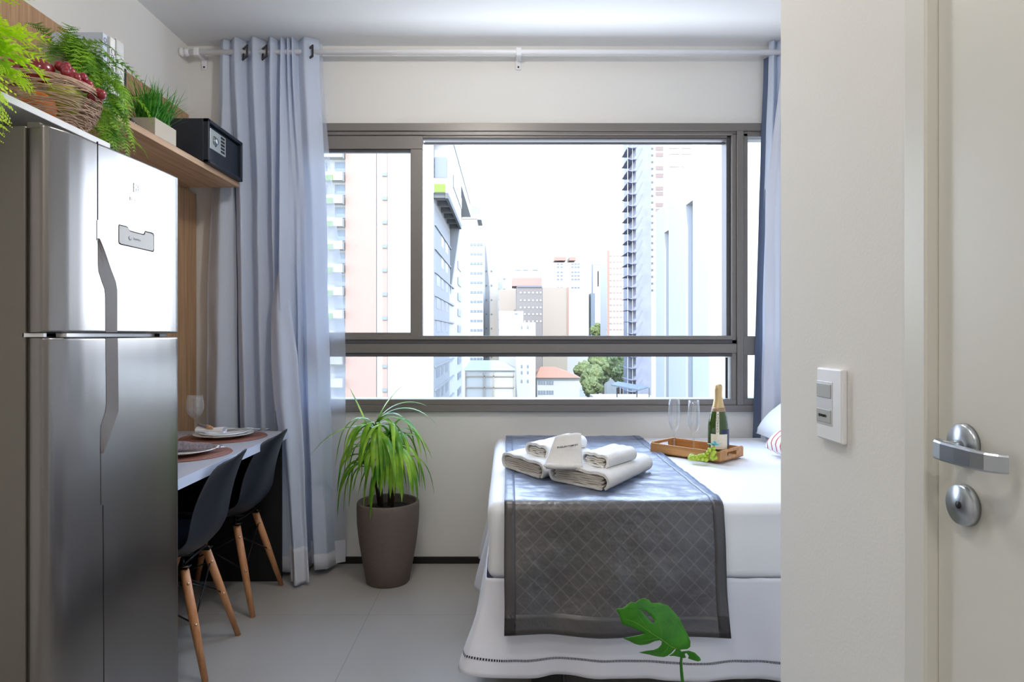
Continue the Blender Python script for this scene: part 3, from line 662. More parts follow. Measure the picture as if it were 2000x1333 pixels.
fruit('green_pear', (0.045, 0.000, 0.088), 0.044, mat('green_pear_skin', '#9a9f35', 0.35, noise_scale=30, noise_amt=0.15), 'yellow-green pear showing through the basket weave', 'pear', (1, 1, 1.1))
fruit('orange', (0.015, -0.055, 0.050), 0.042, mat('orange_peel', '#e0781e', 0.45, bump=0.3, bump_scale=300), 'orange low inside the wicker basket', 'orange', dent=0.05, stem=False)
fruit('green_lime', (-0.045, 0.045, 0.085), 0.040, bpy.data.materials['green_pear_skin'], 'green lime half hidden at the back of the fruit basket', 'lime', stem=False, dent=0.05)
gr = empty('red_grapes', BK+Vector((0.06, 0.05, 0.16)), 'bunch of dark red grapes spilling over the basket rim', 'grapes')
M_rgr = mat('red_grape_skin', '#8c1626', 0.25, noise_scale=30, noise_amt=0.3, coat=0.5)
b = MB(); b.sphere((0, 0, 0), 0.0125, 14, 10, (1, 1, 1.15)); g0 = b.build('grape', M_rgr, gr); first = True
rnd = random.Random(5)
for i in range(24):
    o = g0 if first else g0.copy()
    if not first: COL.objects.link(o); o.parent = gr
    first = False
    t = i/23; o.location = (-0.020+0.082*t+rnd.uniform(-0.010, 0.012), -0.06+0.05*t+rnd.uniform(-0.014, 0.014), 0.012-0.062*t**1.6+rnd.uniform(-0.010, 0.014))
b = MB(); b.tube([(-0.03, -0.05, 0.02), (0.0, -0.03, 0.010), (0.03, -0.02, -0.01)], 0.002, 6); b.build('stem', mat('grape_stem', '#5a4a2a', 0.8), gr)

# ferns
def fern(bb, p, az, el, L_, droop, wmax, n=16, seed=0, lw=0.4, tw=0.0):
    p = Vector(p); d = Vector((math.cos(az)*math.cos(el), math.sin(az)*math.cos(el), math.sin(el))); q = p.copy(); pts = [q.copy()]; R = random.Random(seed)
    sd = Vector((-math.sin(az), math.cos(az), 0))
    for i in range(n):
        q = q+d*(L_/n); pts.append(q.copy()); d = (d+Vector((0, 0, -droop/n))+sd*R.uniform(-0.04, 0.04)).normalized()
    bb.tube(pts, [0.0012*(1-0.7*i/n) for i in range(n+1)], 4, False)
    for i in range(1, n+1):
        t = i/n; w = wmax*(math.sin(PI*(0.12+0.85*t)))**0.8
        tg = (pts[i]-pts[i-1]).normalized(); s_ = tg.cross(Vector((0, 0, 1)));
        s_ = s_.normalized() if s_.length > 0.1 else sd; upv = s_.cross(tg)
        for sg in (-1, 1):
            dr_ = (s_*sg*0.85+tg*0.45+upv*(R.uniform(-0.25, 0.15))).normalized()
            m_ = 5
            for k in range(m_):       # pinnules along each pinna
                c = pts[i]+dr_*w*(k+0.6)/m_; a = w/m_*0.95*(1-0.12*k)*1.1; pe = dr_.cross(upv).normalized()
                tip = c+dr_*a*0.8
                vs = [c-dr_*a*0.25-pe*a*lw*1.3, c+dr_*a*0.4-pe*a*lw*1.4, tip, c+dr_*a*0.4+pe*a*lw*1.4, c-dr_*a*0.25+pe*a*lw*1.3]
                bb.add(vs, [(0, 1, 2, 3, 4)], True)
M_fern1 = leafmat('lime_fern', '#b4e01c', '#d8f236', 30, 0.5, 0.5)
f1 = empty('hanging_fern', (-1.30, 1.47, BZ), 'lime-green fern at the top left corner spilling over the white shelf', 'potted plant')
b = MB(); b.lathe([(0.045, 0), (0.06, 0.09), (0.064, 0.095), (0.060, 0.10), (0.055, 0.095), (0.05, 0.07), (0.001, 0.07)], n=28); b.build('pot', mat('pink_pot', '#c9a3b0', 0.5), f1)
b = MB(); rnd = random.Random(21)
for (dx, dy, az, el, L_, dr_) in [(0, 0, 0.1, 0.7, 0.26, 1.3), (0, 0.0, 0.6, 0.75, 0.27, 1.2), (0, 0, -0.4, 0.8, 0.26, 1.3), (0.02, 0, 1.0, 0.6, 0.24, 1.0), (0.0, 0, 0.2, 1.1, 0.28, 1.5), (0, 0, -0.8, 0.9, 0.25, 1.5), (0, 0, 0.5, 0.35, 0.24, 0.9), (0, 0, 1.3, 0.9, 0.24, 1.5), (0.04, -0.05, 0.0, 0.5, 0.42, 3.6), (0.04, -0.02, -0.15, 0.45, 0.46, 4.2), (0.04, 0.02, 0.05, 0.4, 0.36, 4.0), (0.04, -0.08, -0.2, 0.3, 0.33, 3.2), (0, 0, 2.0, 1.0, 0.24, 1.3), (0, 0, 0.3, 0.55, 0.22, 1.6), (0, 0.02, 0.85, 0.45, 0.22, 1.5), (0.02, 0, 0.4, 0.9, 0.24, 1.9), (0.02, 0, -0.1, 0.25, 0.20, 1.6), (0.03, 0.04, 0.35, 0.2, 0.17, 1.4), (0.03, 0, 0.25, 0.75, 0.23, 2.2), (0.02, 0.02, 0.6, 0.6, 0.25, 1.9), (0.04, 0.0, 0.0, 0.9, 0.22, 2.4), (0.04, 0.05, 0.5, 0.0, 0.16, 1.0)]:
    fern(b, (dx-(0.035 if L_ > 0.3 else 0), dy, 0.08), az, el, L_*(0.80 if L_ > 0.3 else 0.95), dr_, 0.058, 18, rnd.randint(0, 999), 0.42)
b.build('foliage', M_fern1, f1, weld=False, recalc=False)
M_fern2 = leafmat('mid_green_fern', '#4a8a24', '#a0cf3c', 14, 0.4, 0.5)
f2 = empty('hanging_fern', (-1.46, 2.14, SZ), 'feathery mid-green trailing plant in a beige pot between basket and books', 'potted plant')
b = MB(); b.lathe([(0.045, 0), (0.055, 0.15), (0.058, 0.155), (0.052, 0.158), (0.048, 0.13), (0.001, 0.13)], n=28); b.build('pot', M_beige, f2)
b = MB(); rnd = random.Random(31)
for i in range(85):
    az = rnd.gauss(-0.15, 0.75); el = rnd.uniform(0.0, 1.1); L_ = rnd.uniform(0.14, 0.30)
    fern(b, (rnd.uniform(0, 0.04), rnd.uniform(-0.03, 0.03), 0.13), az, el, L_, rnd.uniform(2.0, 5.0), 0.030, 15, rnd.randint(0, 9999), 0.55)
for i in range(60):
    az = rnd.gauss(-0.1, 0.7); fern(b, (0.13+rnd.uniform(0, 0.07), rnd.uniform(-0.10, 0.04), rnd.uniform(-0.14, 0.10)), az, rnd.uniform(-0.6, 0.5), rnd.uniform(0.09, 0.15), rnd.uniform(2, 5), 0.026, 11, rnd.randint(0, 9999), 0.6)
b.build('foliage', M_fern2, f2, weld=False, recalc=False)

# ------------------------------------------------------------------ desk / table
TZ = 0.73; TX = -1.07
tb = empty('dining_table', (-1.37, 2.66, 0), 'narrow grey-blue wall table against the left wall set for two', 'table')
M_top = mat('grey_laminate', '#a9aab4', 0.45); M_tedge = mat('pale_edge', '#b9c0d2', 0.4); M_tdark = mat('black_laminate', '#0f0e10', 0.6)
b = MB(); b.box(-1.628+1.37, TX+1.37-0.002, 2.12-2.66, 3.21-2.66, TZ-0.035, TZ); b.build('tabletop', M_top, tb)
b = MB(); b.box(TX+1.37-0.002, TX+1.37, 2.12-2.66, 3.21-2.66, TZ-0.035, TZ-0.001); b.build('front_edge', M_tedge, tb)
b = MB(); b.box(-1.628+1.37, -1.10+1.37, 3.19-2.66, 3.21-2.66, 0, TZ-0.035); b.build('end_panel', M_tdark, tb)
b = MB(); b.box(-1.628+1.37, -1.10+1.37, 2.12-2.66, 2.15-2.66, 0, TZ-0.035); b.build('end_panel', M_tdark, tb)
b = MB(); b.box(-1.628+1.37, -1.61+1.37, 2.15-2.66, 3.17-2.66, 0.0, TZ-0.035); b.build('back_panel', M_tdark, tb)
M_mat = mat('brown_leatherette', '#7a4f43', 0.5, noise_scale=40, noise_amt=0.15, bump=0.2, bump_scale=150); M_stc = mat('placemat_thread', '#b98874', 0.7)
M_china = mat('white_china', '#f3f5f6', 0.15, coat=0.5)
for i, (x, y, lab, lp) in enumerate(((-1.30, 3.01, 'round brown placemat under the far place setting', 'far'), (-1.285, 2.585, 'round brown placemat nearest the refrigerator', 'near'))):
    pm = empty('placemat', (x, y, TZ), lab, 'placemat', 'brown round placemats')
    b = MB(); b.lathe([(0.001, 0), (0.187, 0), (0.189, 0.001), (0.187, 0.003), (0.001, 0.003)], n=64); b.build('disc', M_mat, pm)
    b = MB(); b.tube([(0.172*math.cos(2*PI*k/48), 0.172*math.sin(2*PI*k/48), 0.003) for k in range(49)], 0.0007, 4, False)
    b.tube([(0.13, -0.10, 0.0032), (0.155, 0.05, 0.0032)], 0.0007, 4); b.build('stitching', M_stc, pm)
    def plate(rad, z, lab2, nm='dinner_plate'):
        pp = MB(); pp.lathe([(0.001, 0.001), (rad*0.55, 0.0), (rad*0.6, 0.002), (rad*0.72, 0.008), (rad, 0.017), (rad+0.001, 0.019), (rad-0.003, 0.0195), (rad*0.72, 0.0115), (rad*0.62, 0.006), (0.001, 0.005)], n=56, caps=False)
        o = pp.build(nm, M_china, loc=None); o.location = (x-0.0, y+0.0, z); tag(o, lab2, 'plate'); return o
    plate(0.131, TZ+0.003, 'large white dinner plate on the %s brown placemat' % lp)
    if i == 0: plate(0.105, TZ+0.0095, 'smaller white plate stacked on the far dinner plate', 'side_plate')
# napkins
M_nap = mat('patterned_napkin', '#3d3a4c', 0.9, noise_scale=160, noise_amt=0.9)
M_linen = mat('white_linen', '#e6e8ee', 0.9)
nr_ = bpy.data.materials['patterned_napkin'].node_tree
for n_ in nr_.nodes:
    if n_.type == 'MIX_RGB': n_.inputs[1].default_value = (0.02, 0.02, 0.05, 1); n_.inputs[2].default_value = (0.42, 0.36, 0.38, 1)
    if n_.type == 'TEX_NOISE': n_.inputs['Scale'].default_value = 130
nk = empty('napkin', (-1.26, 2.60, TZ+0.018), 'dark patterned napkin bunched on the near plate', 'napkin')
rows = []
for i in range(17):
    u = i/16; row = []
    for j in range(13):
        v = j/12*2-1; w = 0.055*(1-0.75*u)
        row.append((-0.10+0.22*u, v*w+0.02*u, max(0.001, (0.035*(1-u*0.65))*(1-abs(v)**1.5)+0.006*nz(u*9, v*4))))
    rows.append(row)
b = MB(); b.grid(rows); b.build('fabric', M_nap, nk, solid=0.003)
b = MB(); b.add([(0.105, -0.003, 0.004), (0.105, 0.035, 0.004), (0.135, 0.028, 0.003), (0.11, 0.01, 0.014)], [(0, 1, 3), (1, 2, 3), (2, 0, 3), (0, 1, 2)]); b.build('corner', M_linen, nk)
nk2 = empty('napkin', (-1.36, 2.985, TZ+0.023), 'white napkin rolled with a dark ribbon on the far plates', 'napkin')
rows = []
for i in range(13):
    u = i/12; rr = 0.012+0.012*abs(u-0.45)**1.2
    rows.append([(-0.05+0.13*u, rr*1.5*math.cos(2*PI*k/12)-0.01*u, 0.016+rr*0.8*math.sin(2*PI*k/12)) for k in range(12)])
b = MB(); b.grid(rows, True, True); b.build('fabric', M_linen, nk2)
b = MB(); b.tube([(-0.045, -0.01, 0.042), (-0.02, -0.012, 0.036), (0.003, -0.01, 0.03), (0.03, -0.016, 0.026)], [0.004, 0.006, 0.010, 0.004], 8); b.build('ribbon', M_nap, nk2)
b = MB(); b.sphere((0.012, -0.02, 0.030), 0.010, 10, 8, (1.4, 1, 0.9)); b.sphere((0.026, -0.022, 0.027), 0.007); b.build('napkin_ring', mat('tan_bead', '#b98d63', 0.5), nk2)
def cutlery(name, label, y, dx, tines):
    r = empty(name, (-1.20+dx, y, TZ+0.030), label, 'cutlery', 'cutlery across the far plate')
    bb = MB(); bb.tube([(-0.09, -0.01, 0.0), (-0.03, 0, 0.003), (0.02, 0.006, 0.008), (0.06, 0.012, 0.006)], [0.0035, 0.003, 0.0022, 0.003], 8); bb.build('handle', M_chrome, r)
    bb = MB()
    if tines:
        for k in range(4): bb.tube([(0.06, 0.012, 0.006), (0.075, 0.004+k*0.006, 0.004), (0.10, 0.004+k*0.006, 0.008)], 0.0012, 5)
        bb.build('tines', M_chrome, r)
    else:
        bb.prism([(0.055, 0.0), (0.13, 0.004), (0.145, 0.012), (0.13, 0.018), (0.055, 0.018)], 0.0012, Matrix.Translation((0, 0, 0.005))); bb.build('blade', M_chrome, r)
cutlery('fork', 'silver fork lying across the right side of the far plates', 3.01, 0.0, True)
cutlery('knife', 'silver knife beside the fork on the far plates', 3.035, -0.04, False)
def wineglass(loc, label, h=0.185):
    r = empty('wine_glass', loc, label, 'wine glass')
    s = h/0.185
    prof_ = [(0.001, 0), (0.033, 0), (0.033, 0.0015), (0.012, 0.005), (0.0045, 0.012), (0.0038, 0.05), (0.0045, 0.072), (0.010, 0.078), (0.026, 0.092), (0.037, 0.115), (0.039, 0.135), (0.035, 0.165), (0.0325, 0.185), (0.0315, 0.185), (0.0338, 0.165), (0.0376, 0.135), (0.0356, 0.115), (0.0245, 0.094), (0.010, 0.0815), (0.001, 0.080)]
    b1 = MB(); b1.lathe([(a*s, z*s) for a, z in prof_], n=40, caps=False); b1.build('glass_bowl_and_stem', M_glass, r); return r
wineglass((-1.475, 3.10, TZ), 'stemmed wine glass behind the far place setting')
b = MB(); b.bbox(-1.60, -1.565, 3.03, 3.07, TZ, TZ+0.055, 0.008, 3); tag(b.build('desk_speaker', M_blk), 'small black rounded box standing on the table at the wall panel', 'speaker')
vs_ = empty('twig_vase', (-1.585, 2.93, TZ), 'green blades in a small vase on the table, mostly behind the refrigerator', 'vase')
b = MB(); b.lathe([(0.001, 0), (0.025, 0), (0.03, 0.04), (0.018, 0.09), (0.02, 0.1), (0.016, 0.1), (0.001, 0.06)], n=24); b.build('vase', M_beige, vs_)
b = MB()
for az, el, L_ in ((0.1, 0.9, 0.16), (0.35, 0.7, 0.17), (-0.3, 1.1, 0.14), (2.0, 1.2, 0.15), (0.2, 1.25, 0.15)): blade(b, (0, 0, 0.09), az, el, L_, 0.006, 0.6, 8)
b.build('leaf_blades', leafmat('dry_grass', '#6f7a2e', '#98a044'), vs_)

# ------------------------------------------------------------------ chairs
M_shell = mat('dark_navy_plastic', '#1b1f29', 0.42, bump=0.03, bump_scale=500)
M_leg = wood('beech_leg', '#b0764c', '#cf9668', 'Z', 50, 0.45)
M_wire = mat('black_wire', '#0c0c0d', 0.4, 0.5); M_bolt = mat('bolt', '#d9b79a', 0.3, 0.8)
def make_chair(loc, label):
    r = empty('dining_chair', loc, label, 'chair', 'moulded chairs at the wall table')
    # local: front = -x, back = +x
    P_ = [(-0.215, 0.395, 0.17), (-0.205, 0.418, 0.205), (-0.16, 0.425, 0.215), (-0.08, 0.412, 0.222), (0.0, 0.402, 0.224), (0.07, 0.400, 0.222), (0.125, 0.412, 0.218), (0.165, 0.445, 0.212), (0.188, 0.50, 0.205), (0.205, 0.57, 0.190), (0.224, 0.64, 0.170), (0.247, 0.70, 0.142), (0.266, 0.74, 0.110), (0.280, 0.763, 0.078), (0.288, 0.776, 0.045)]
    rows = []; n = 20
    for i, (x, z, w) in enumerate(P_):
        t = i/(len(P_)-1); bk_ = smooth01((t-0.42)/0.25); row = []
        for j in range(n+1):
            u = j/n*2-1; c = abs(u)**2.6
            # seat edges curl up, back edges curl forward
            row.append((x-0.048*c*bk_*(1-0.4*smooth01((t-0.8)/0.2)), u*w*(1-0.02*c), z+0.055*c*(1-bk_)*(0.35+0.65*smooth01(t/0.3))-0.012*c*bk_*smooth01((t-0.85)/0.15)*3))
        rows.append(row)
    b1 = MB(); b1.grid(rows); sh = b1.build('seat_shell', M_shell, r, solid=0.006, subd=1)
    tops = [(sx_*0.105, sy_*0.105) for sx_ in (-1, 1) for sy_ in (-1, 1)]; feet = [(sx_*0.205, sy_*0.178) for sx_ in (-1, 1) for sy_ in (-1, 1)]
    for (tx, ty), (fx, fy) in zip(tops, feet):
        b1 = MB(); b1.tube([(tx, ty, 0.375), (tx+(fx-tx)*0.45, ty+(fy-ty)*0.45, 0.205), (fx, fy, 0.0)], [0.0155, 0.0155, 0.0105], 14); lg = b1.build('leg', M_leg, r)
        for tt in (0.14, 0.50):
            b1 = MB(); c = Vector((tx+(fx-tx)*tt, ty+(fy-ty)*tt, 0.375*(1-tt))); b1.sphere(c+Vector((0.6 if fx > 0 else -0.6, -0.75, 0)).normalized()*0.0135, 0.0055, 10, 8); b1.build('bolt', M_bolt, lg)
    for i, (tx, ty) in enumerate(tops):
        b1 = MB(); b1.tube([(tx*0.9, ty*0.9, 0.405), (tx, ty, 0.36)], 0.007, 8); b1.bbox(tx-0.02, tx+0.02, ty-0.02, ty+0.02, 0.372, 0.378, 0.001, 1); b1.build('bracket', M_wire, r)
    def at_(i, tt): (tx, ty), (fx, fy) = tops[i], feet[i]; return Vector((tx+(fx-tx)*tt, ty+(fy-ty)*tt, 0.375*(1-tt)))
    for i, j in ((0, 1), (2, 3), (0, 2), (1, 3)):
        b1 = MB(); b1.tube([at_(i, 0.14), at_(j, 0.5)], 0.003, 6); b1.tube([at_(j, 0.14), at_(i, 0.5)], 0.003, 6); b1.build('cross_brace', M_wire, r)
    b1 = MB(); b1.tube([(-0.1, 0, 0.385), (0.1, 0, 0.385)], 0.006, 8); b1.tube([(tops[0][0], tops[0][1], 0.385), (tops[1][0], tops[1][1], 0.385)], 0.005, 8); b1.tube([(tops[2][0], tops[2][1], 0.385), (tops[3][0], tops[3][1], 0.385)], 0.005, 8); b1.build('under_seat_bar', M_wire, r)
    return r
ch = make_chair((-1.285, 2.965, 0), 'black moulded chair with beech legs, the far one beside the curtain')
c2 = copy_tree(ch); c2.location = (-1.262, 2.425, 0); c2.rotation_euler = (0, 0, math.radians(5)); c2['label'] = 'black moulded chair with beech legs, the near one beside the refrigerator'

# ------------------------------------------------------------------ floor plant
pt = empty('potted_dracaena', (-0.580, 3.20, 0), 'ribbon-leaved green plant in a tall brown pot under the window', 'potted plant')
M_pot = mat('brown_stone_pot', '#6f625b', 0.65, noise_scale=80, noise_amt=0.12, bump=0.25, bump_scale=250)
b = MB(); b.lathe([(0.001, 0), (0.098, 0), (0.104, 0.006), (0.122, 0.10), (0.139, 0.20), (0.149, 0.29), (0.151, 0.36), (0.150, 0.385), (0.146, 0.392), (0.138, 0.392), (0.134, 0.386), (0.132, 0.35), (0.001, 0.35)], n=64, caps=False); b.build('pot', M_pot, pt)
b = MB(); b.lathe([(0.131, 0.352), (0.08, 0.360), (0.001, 0.363)], n=32, caps=False); b.build('soil', mat('soil', '#231d1a', 0.95, bump=1, bump_scale=80), pt)
M_cane = mat('dark_cane', '#3a2c22', 0.8, bump=0.5, bump_scale=90)
crowns = []
for (x0, y0, x1, y1, z1) in ((-0.03, 0, -0.055, -0.02, 0.78), (0.0, 0.02, 0.01, 0.02, 0.74), (0.02, -0.02, 0.045, -0.03, 0.68), (-0.045, 0.02, -0.10, 0.02, 0.62)):
    b = MB(); b.tube([(x0, y0, 0.352), ((x0+x1)/2+0.006, (y0+y1)/2, 0.5), (x1, y1, z1)], [0.009, 0.008, 0.006], 8); b.build('cane', M_cane, pt); crowns.append((x1, y1, z1))
M_drac = leafmat('dracaena_leaf', '#4a9a2c', '#b2dc46', 9, 0.45, 0.3); b = MB(); rnd = random.Random(17)
cnt = [30, 22, 20, 10]
for ci, (cx, cy, cz) in enumerate(crowns):
    for i in range(cnt[ci]):
        az = rnd.uniform(0, 2*PI) if ci != 3 else rnd.uniform(2.2, 4.2); 
        if math.sin(az) > 0.5: az = -az
        el = rnd.uniform(0.15, 1.25); L_ = rnd.uniform(0.24, 0.40)
        blade(b, (cx, cy, cz-rnd.uniform(0, 0.10)), az, el, L_, rnd.uniform(0.018, 0.032), rnd.uniform(3.4, 6.5), 14, 0.18)
cx, cy, cz = crowns[0]
blade(b, (cx, cy, cz), -0.05, 1.15, 0.25, 0.024, 0.95, 14, 0.18); blade(b, (cx, cy, cz), 0.0, 0.95, 0.29, 0.020, 1.7, 14, 0.18)
blade(b, (cx-0.03, cy, cz-0.05), 2.9, 1.2, 0.24, 0.018, 0.5, 14, 0.18); blade(b, (cx, cy, cz), 0.2, 0.8, 0.36, 0.022, 2.2, 14, 0.18)
blade(b, (cx, cy, cz-0.03), 3.3, 0.3, 0.36, 0.024, 1.6, 14, 0.18); blade(b, (cx, cy, cz), -0.4, 0.55, 0.36, 0.022, 2.3, 14, 0.18)
b.build('leaves', M_drac, pt, weld=False, recalc=False)

# ------------------------------------------------------------------ bed
BT = 0.668; BY0, BY1 = 2.062, 3.415; BXL, BXR = -0.062, 1.90
bed = empty('bed', ((BXL+BXR)/2, 2.74, 0), 'bed with white sheet and floor-length white skirt under the window', 'bed')
bo = Vector(bed.location)
def bedpart(mb, nm, m, **k):
    o = mb.build(nm, m, None, **k); o.data.transform(Matrix.Translation(-bo)); o.parent = bed; return o
def rbox(x0, x1, y0, y1, z0, z1, r, nn=44, warp=0.0, seed=0):
    """rounded box as a dense warped shell"""
    bm = bmesh.new(); bmesh.ops.create_cube(bm, size=1)
    for v in bm.verts: v.co = Vector((x0+(v.co.x+0.5)*(x1-x0), y0+(v.co.y+0.5)*(y1-y0), z0+(v.co.z+0.5)*(z1-z0)))
    bmesh.ops.bevel(bm, geom=list(bm.edges), offset=r, segments=6, affect='EDGES', profile=0.5)
    return bm
def addbm(mb, bm, smooth=True):
    bm.verts.index_update(); mb.add([v.co.copy() for v in bm.verts], [tuple(v.index for v in f.verts) for f in bm.faces], smooth); bm.free(); return mb
def puffy(x0, x1, y0, y1, z0, z1, r, nx, ny, nzv, fn):
    rows = []; mb = MB()
    # superellipsoid-like rounded box: sample a cube surface grid and push to rounded shape
    def rp(x, y, z):
        c = Vector((min(max(x, x0+r), x1-r), min(max(y, y0+r), y1-r), min(max(z, z0+r), z1-r))); d = Vector((x, y, z))-c
        p = c+d.normalized()*r if d.length > 1e-9 else Vector((x, y, z)); return fn(p)
    def dens(a, e_, n): 
        k = max(4, n//6); l = [a+r*(i/k) for i in range(k)]+[a+r+(e_-a-2*r)*i/n for i in range(n)]+[e_-r+r*(i/k) for i in range(k+1)]; return l
    xs, ys, zs = dens(x0, x1, nx), dens(y0, y1, ny), dens(z0, z1, nzv)
    for z in (z0, z1): mb.grid([[rp(x, y, z) for x in xs] for y in ys])
    for y in (y0, y1): mb.grid([[rp(x, y, z) for x in xs] for z in zs])
    for x in (x0, x1): mb.grid([[rp(x, y, z) for y in ys] for z in zs])
    return mb
def wr(p):
    top = smooth01((p.z-0.60)/0.05)
    dz = 0.004*nz(p.x*5, p.y*5, 1)*top+0.002*nz(p.x*16, p.y*14, 2)*top
    dy = 0.006*nz(p.x*3, p.z*9, 4)*(1-top) if p.y < 2.2 else 0
    return Vector((p.x+0.006*nz(p.y*4, p.z*8, 3)*(1-top), p.y+dy, p.z+dz))
bedpart(puffy(BXL, BXR, BY0, BY1, 0.425, BT, 0.035, 70, 50, 10, wr), 'fitted_sheet', M_sheet)
b = MB(); b.bbox(BXL+0.02, BXR-0.02, BY0+0.02, BY1-0.005, 0.13, 0.425, 0.01, 2); bedpart(b, 'base_box', M_skirt)
for x in (0.13, 1.0, 1.8):
    for y in (2.14, 3.3):
        b = MB(); b.bbox(x-0.05, x+0.05, y-0.03, y+0.03, 0, 0.13, 0.004, 1); bedpart(b, 'foot', M_blk)
# skirt: open at the far side; runs from the far left corner, round the near left corner, along the front
perim = [(BXL, 3.38), (BXL, BY0), (BXR, BY0)]
Ls = [3.38-BY0, BXR-BXL]; tot = sum(Ls); NC = 300; NR = 22
def skirt_pt(s_, t):
    L0 = Ls[0]
    if s_ < L0: x, y, nx_, ny_ = BXL, 3.38-s_, -1.0, 0.0
    else: x, y, nx_, ny_ = BXL+(s_-L0), BY0, 0.0, -1.0
    dc = abs(s_-L0); corner = math.exp(-(dc/0.075)**2)
    if corner > 0.02:
        a = smooth01((s_-L0+0.09)/0.18); nx_, ny_ = -math.cos(a*PI/2), -math.sin(a*PI/2)
    fl_ = 0.004+0.030*t+(0.085*t**1.3)*corner
    wv = 0.010*t*math.sin(s_*23+2*nz(s_*2, 0))+0.006*t*nz(s_*12, t*2)+(0.03*t*math.sin((s_-0.2)*17) if s_ < L0-0.1 else 0)
    off = fl_+wv
    side = 0.0
    zb = 0.140+0.010*nz(s_*3, 7)+0.035*corner-0.012*smooth01((s_-L0-0.3)/0.6)
    if s_ < L0-0.12: zb += 0.02
    z = 0.436+(zb-0.436)*t
    return Vector((x+nx_*off, y+ny_*off, z+0.002*nz(s_*20, t*8)))
rows = [[skirt_pt(tot*c/NC, r/NR) for c in range(NC+1)] for r in range(NR+1)]
b = MB(); b.grid(rows); bedpart(b, 'bed_skirt', M_skirt, solid=0.002)
def dash_mat():
    m = bpy.data.materials.new('hem_stitch_band'); m.use_nodes = True; n = m.node_tree; L = n.links; p = n.nodes['Principled BSDF']; p.inputs['Roughness'].default_value = 0.8
    t = n.nodes.new('ShaderNodeUVMap'); s_ = n.nodes.new('ShaderNodeSeparateXYZ'); L.new(t.outputs[0], s_.inputs[0])
    k = n.nodes.new('ShaderNodeMath'); k.operation = 'MODULO'; k.inputs[1].default_value = 0.0042; L.new(s_.outputs['X'], k.inputs[0])
    c_ = n.nodes.new('ShaderNodeMath'); c_.operation = 'LESS_THAN'; c_.inputs[1].default_value = 0.0028; L.new(k.outputs[0], c_.inputs[0])
    mx = n.nodes.new('ShaderNodeMixRGB'); mx.inputs[1].default_value = (*lin('#e3e4ee'), 1); mx.inputs[2].default_value = (*lin('#2a2a3a'), 1); L.new(c_.outputs[0], mx.inputs[0]); L.new(mx.outputs[0], p.inputs['Base Color'])
    return m
rows = []; q_ = 240; suv = []
for t in (0.812, 0.824, 0.836):
    row = []
    for c in range(q_+1):
        s0 = 0.9+(tot-0.9)*c/q_; p = skirt_pt(s0, t); L0 = Ls[0]; a = smooth01((s0-L0+0.09)/0.18)
        row.append(p+Vector((-math.cos(a*PI/2), -math.sin(a*PI/2), 0))*0.0022); suv.append((s0, t))
    rows.append(row)
b = MB(); b.grid(rows); o = bedpart(b, 'hem_stitching', dash_mat(), weld=False)
ul = o.data.uv_layers.new(name='UVMap')
for lp in o.data.loops: ul.data[lp.index].uv = suv[lp.vertex_index]
# runner
RN = empty('bed_runner', (0.34, 2.7, BT), 'dark grey diamond-patterned runner across the foot of the bed', 'bed runner')
NU, NV = 60, 120; Ltop = 3.39-(BY0+0.02); Ldrop = BT-0.300
rows = []; uvs = []
for j in range(NV+1):
    s_ = (Ltop+0.05+Ldrop)*j/NV; row = []
    for i in range(NU+1):
        u = i/NU; x = -0.008+0.688*u
        if s_ < Ltop: y, z = 3.39-s_, BT+0.007; x = interp([0, Ltop], [x+0.003, x], s_)
        else:
            a = min(1, (s_-Ltop)/0.05)
            y = BY0+0.02-0.029*math.sin(a*PI/2); z = BT+0.007-0.029*(1-math.cos(a*PI/2))
            if s_ > Ltop+0.05: dd = s_-Ltop-0.05; z -= dd*(1-0.055*math.exp(-(u/0.3)**2)); y -= 0.030*dd/Ldrop+0.040*(dd/Ldrop)*math.exp(-(u/0.16)**2)+0.012*math.sin(9*u+dd*12)*dd/Ldrop*0.7+0.010*nz(u*5-dd*7, dd*6+u*3, 2)*min(1, dd*6)+0.026*dd/Ldrop
        if s_ < Ltop: z += 0.0035*nz(x*9+y*4, y*22, 5)+0.003+0.002*nz(x*30, y*30, 1)
        row.append((x+0.002*nz(s_*7, u), y, z)); uvs.append((x, s_))
    rows.append(row)
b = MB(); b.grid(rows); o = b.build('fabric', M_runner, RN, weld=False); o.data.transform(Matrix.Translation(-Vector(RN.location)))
uvl = o.data.uv_layers.new(name='UVMap')
for lp in o.data.loops: uvl.data[lp.index].uv = uvs[lp.vertex_index]
md = o.modifiers.new('solid', 'SOLIDIFY'); md.thickness = 0.004; md.offset = 0
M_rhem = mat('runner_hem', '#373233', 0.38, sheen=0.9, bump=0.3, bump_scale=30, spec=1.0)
_p = M_rhem.node_tree.nodes['Principled BSDF']; _p.inputs['Sheen Roughness'].default_value = 0.35; _p.inputs['Sheen Tint'].default_value = (0.45, 0.62, 1.0, 1)  # binding gets the same blue tint, a painted sky reflection
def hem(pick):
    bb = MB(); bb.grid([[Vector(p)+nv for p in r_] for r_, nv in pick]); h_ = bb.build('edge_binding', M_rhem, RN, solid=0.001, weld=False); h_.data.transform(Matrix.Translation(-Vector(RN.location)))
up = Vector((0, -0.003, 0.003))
hem([([r_[k] for k in range(0, 4)], up) for r_ in rows]); hem([([r_[k] for k in range(NU-3, NU+1)], up) for r_ in rows]); hem([(r_, up) for r_ in rows[-5:]])

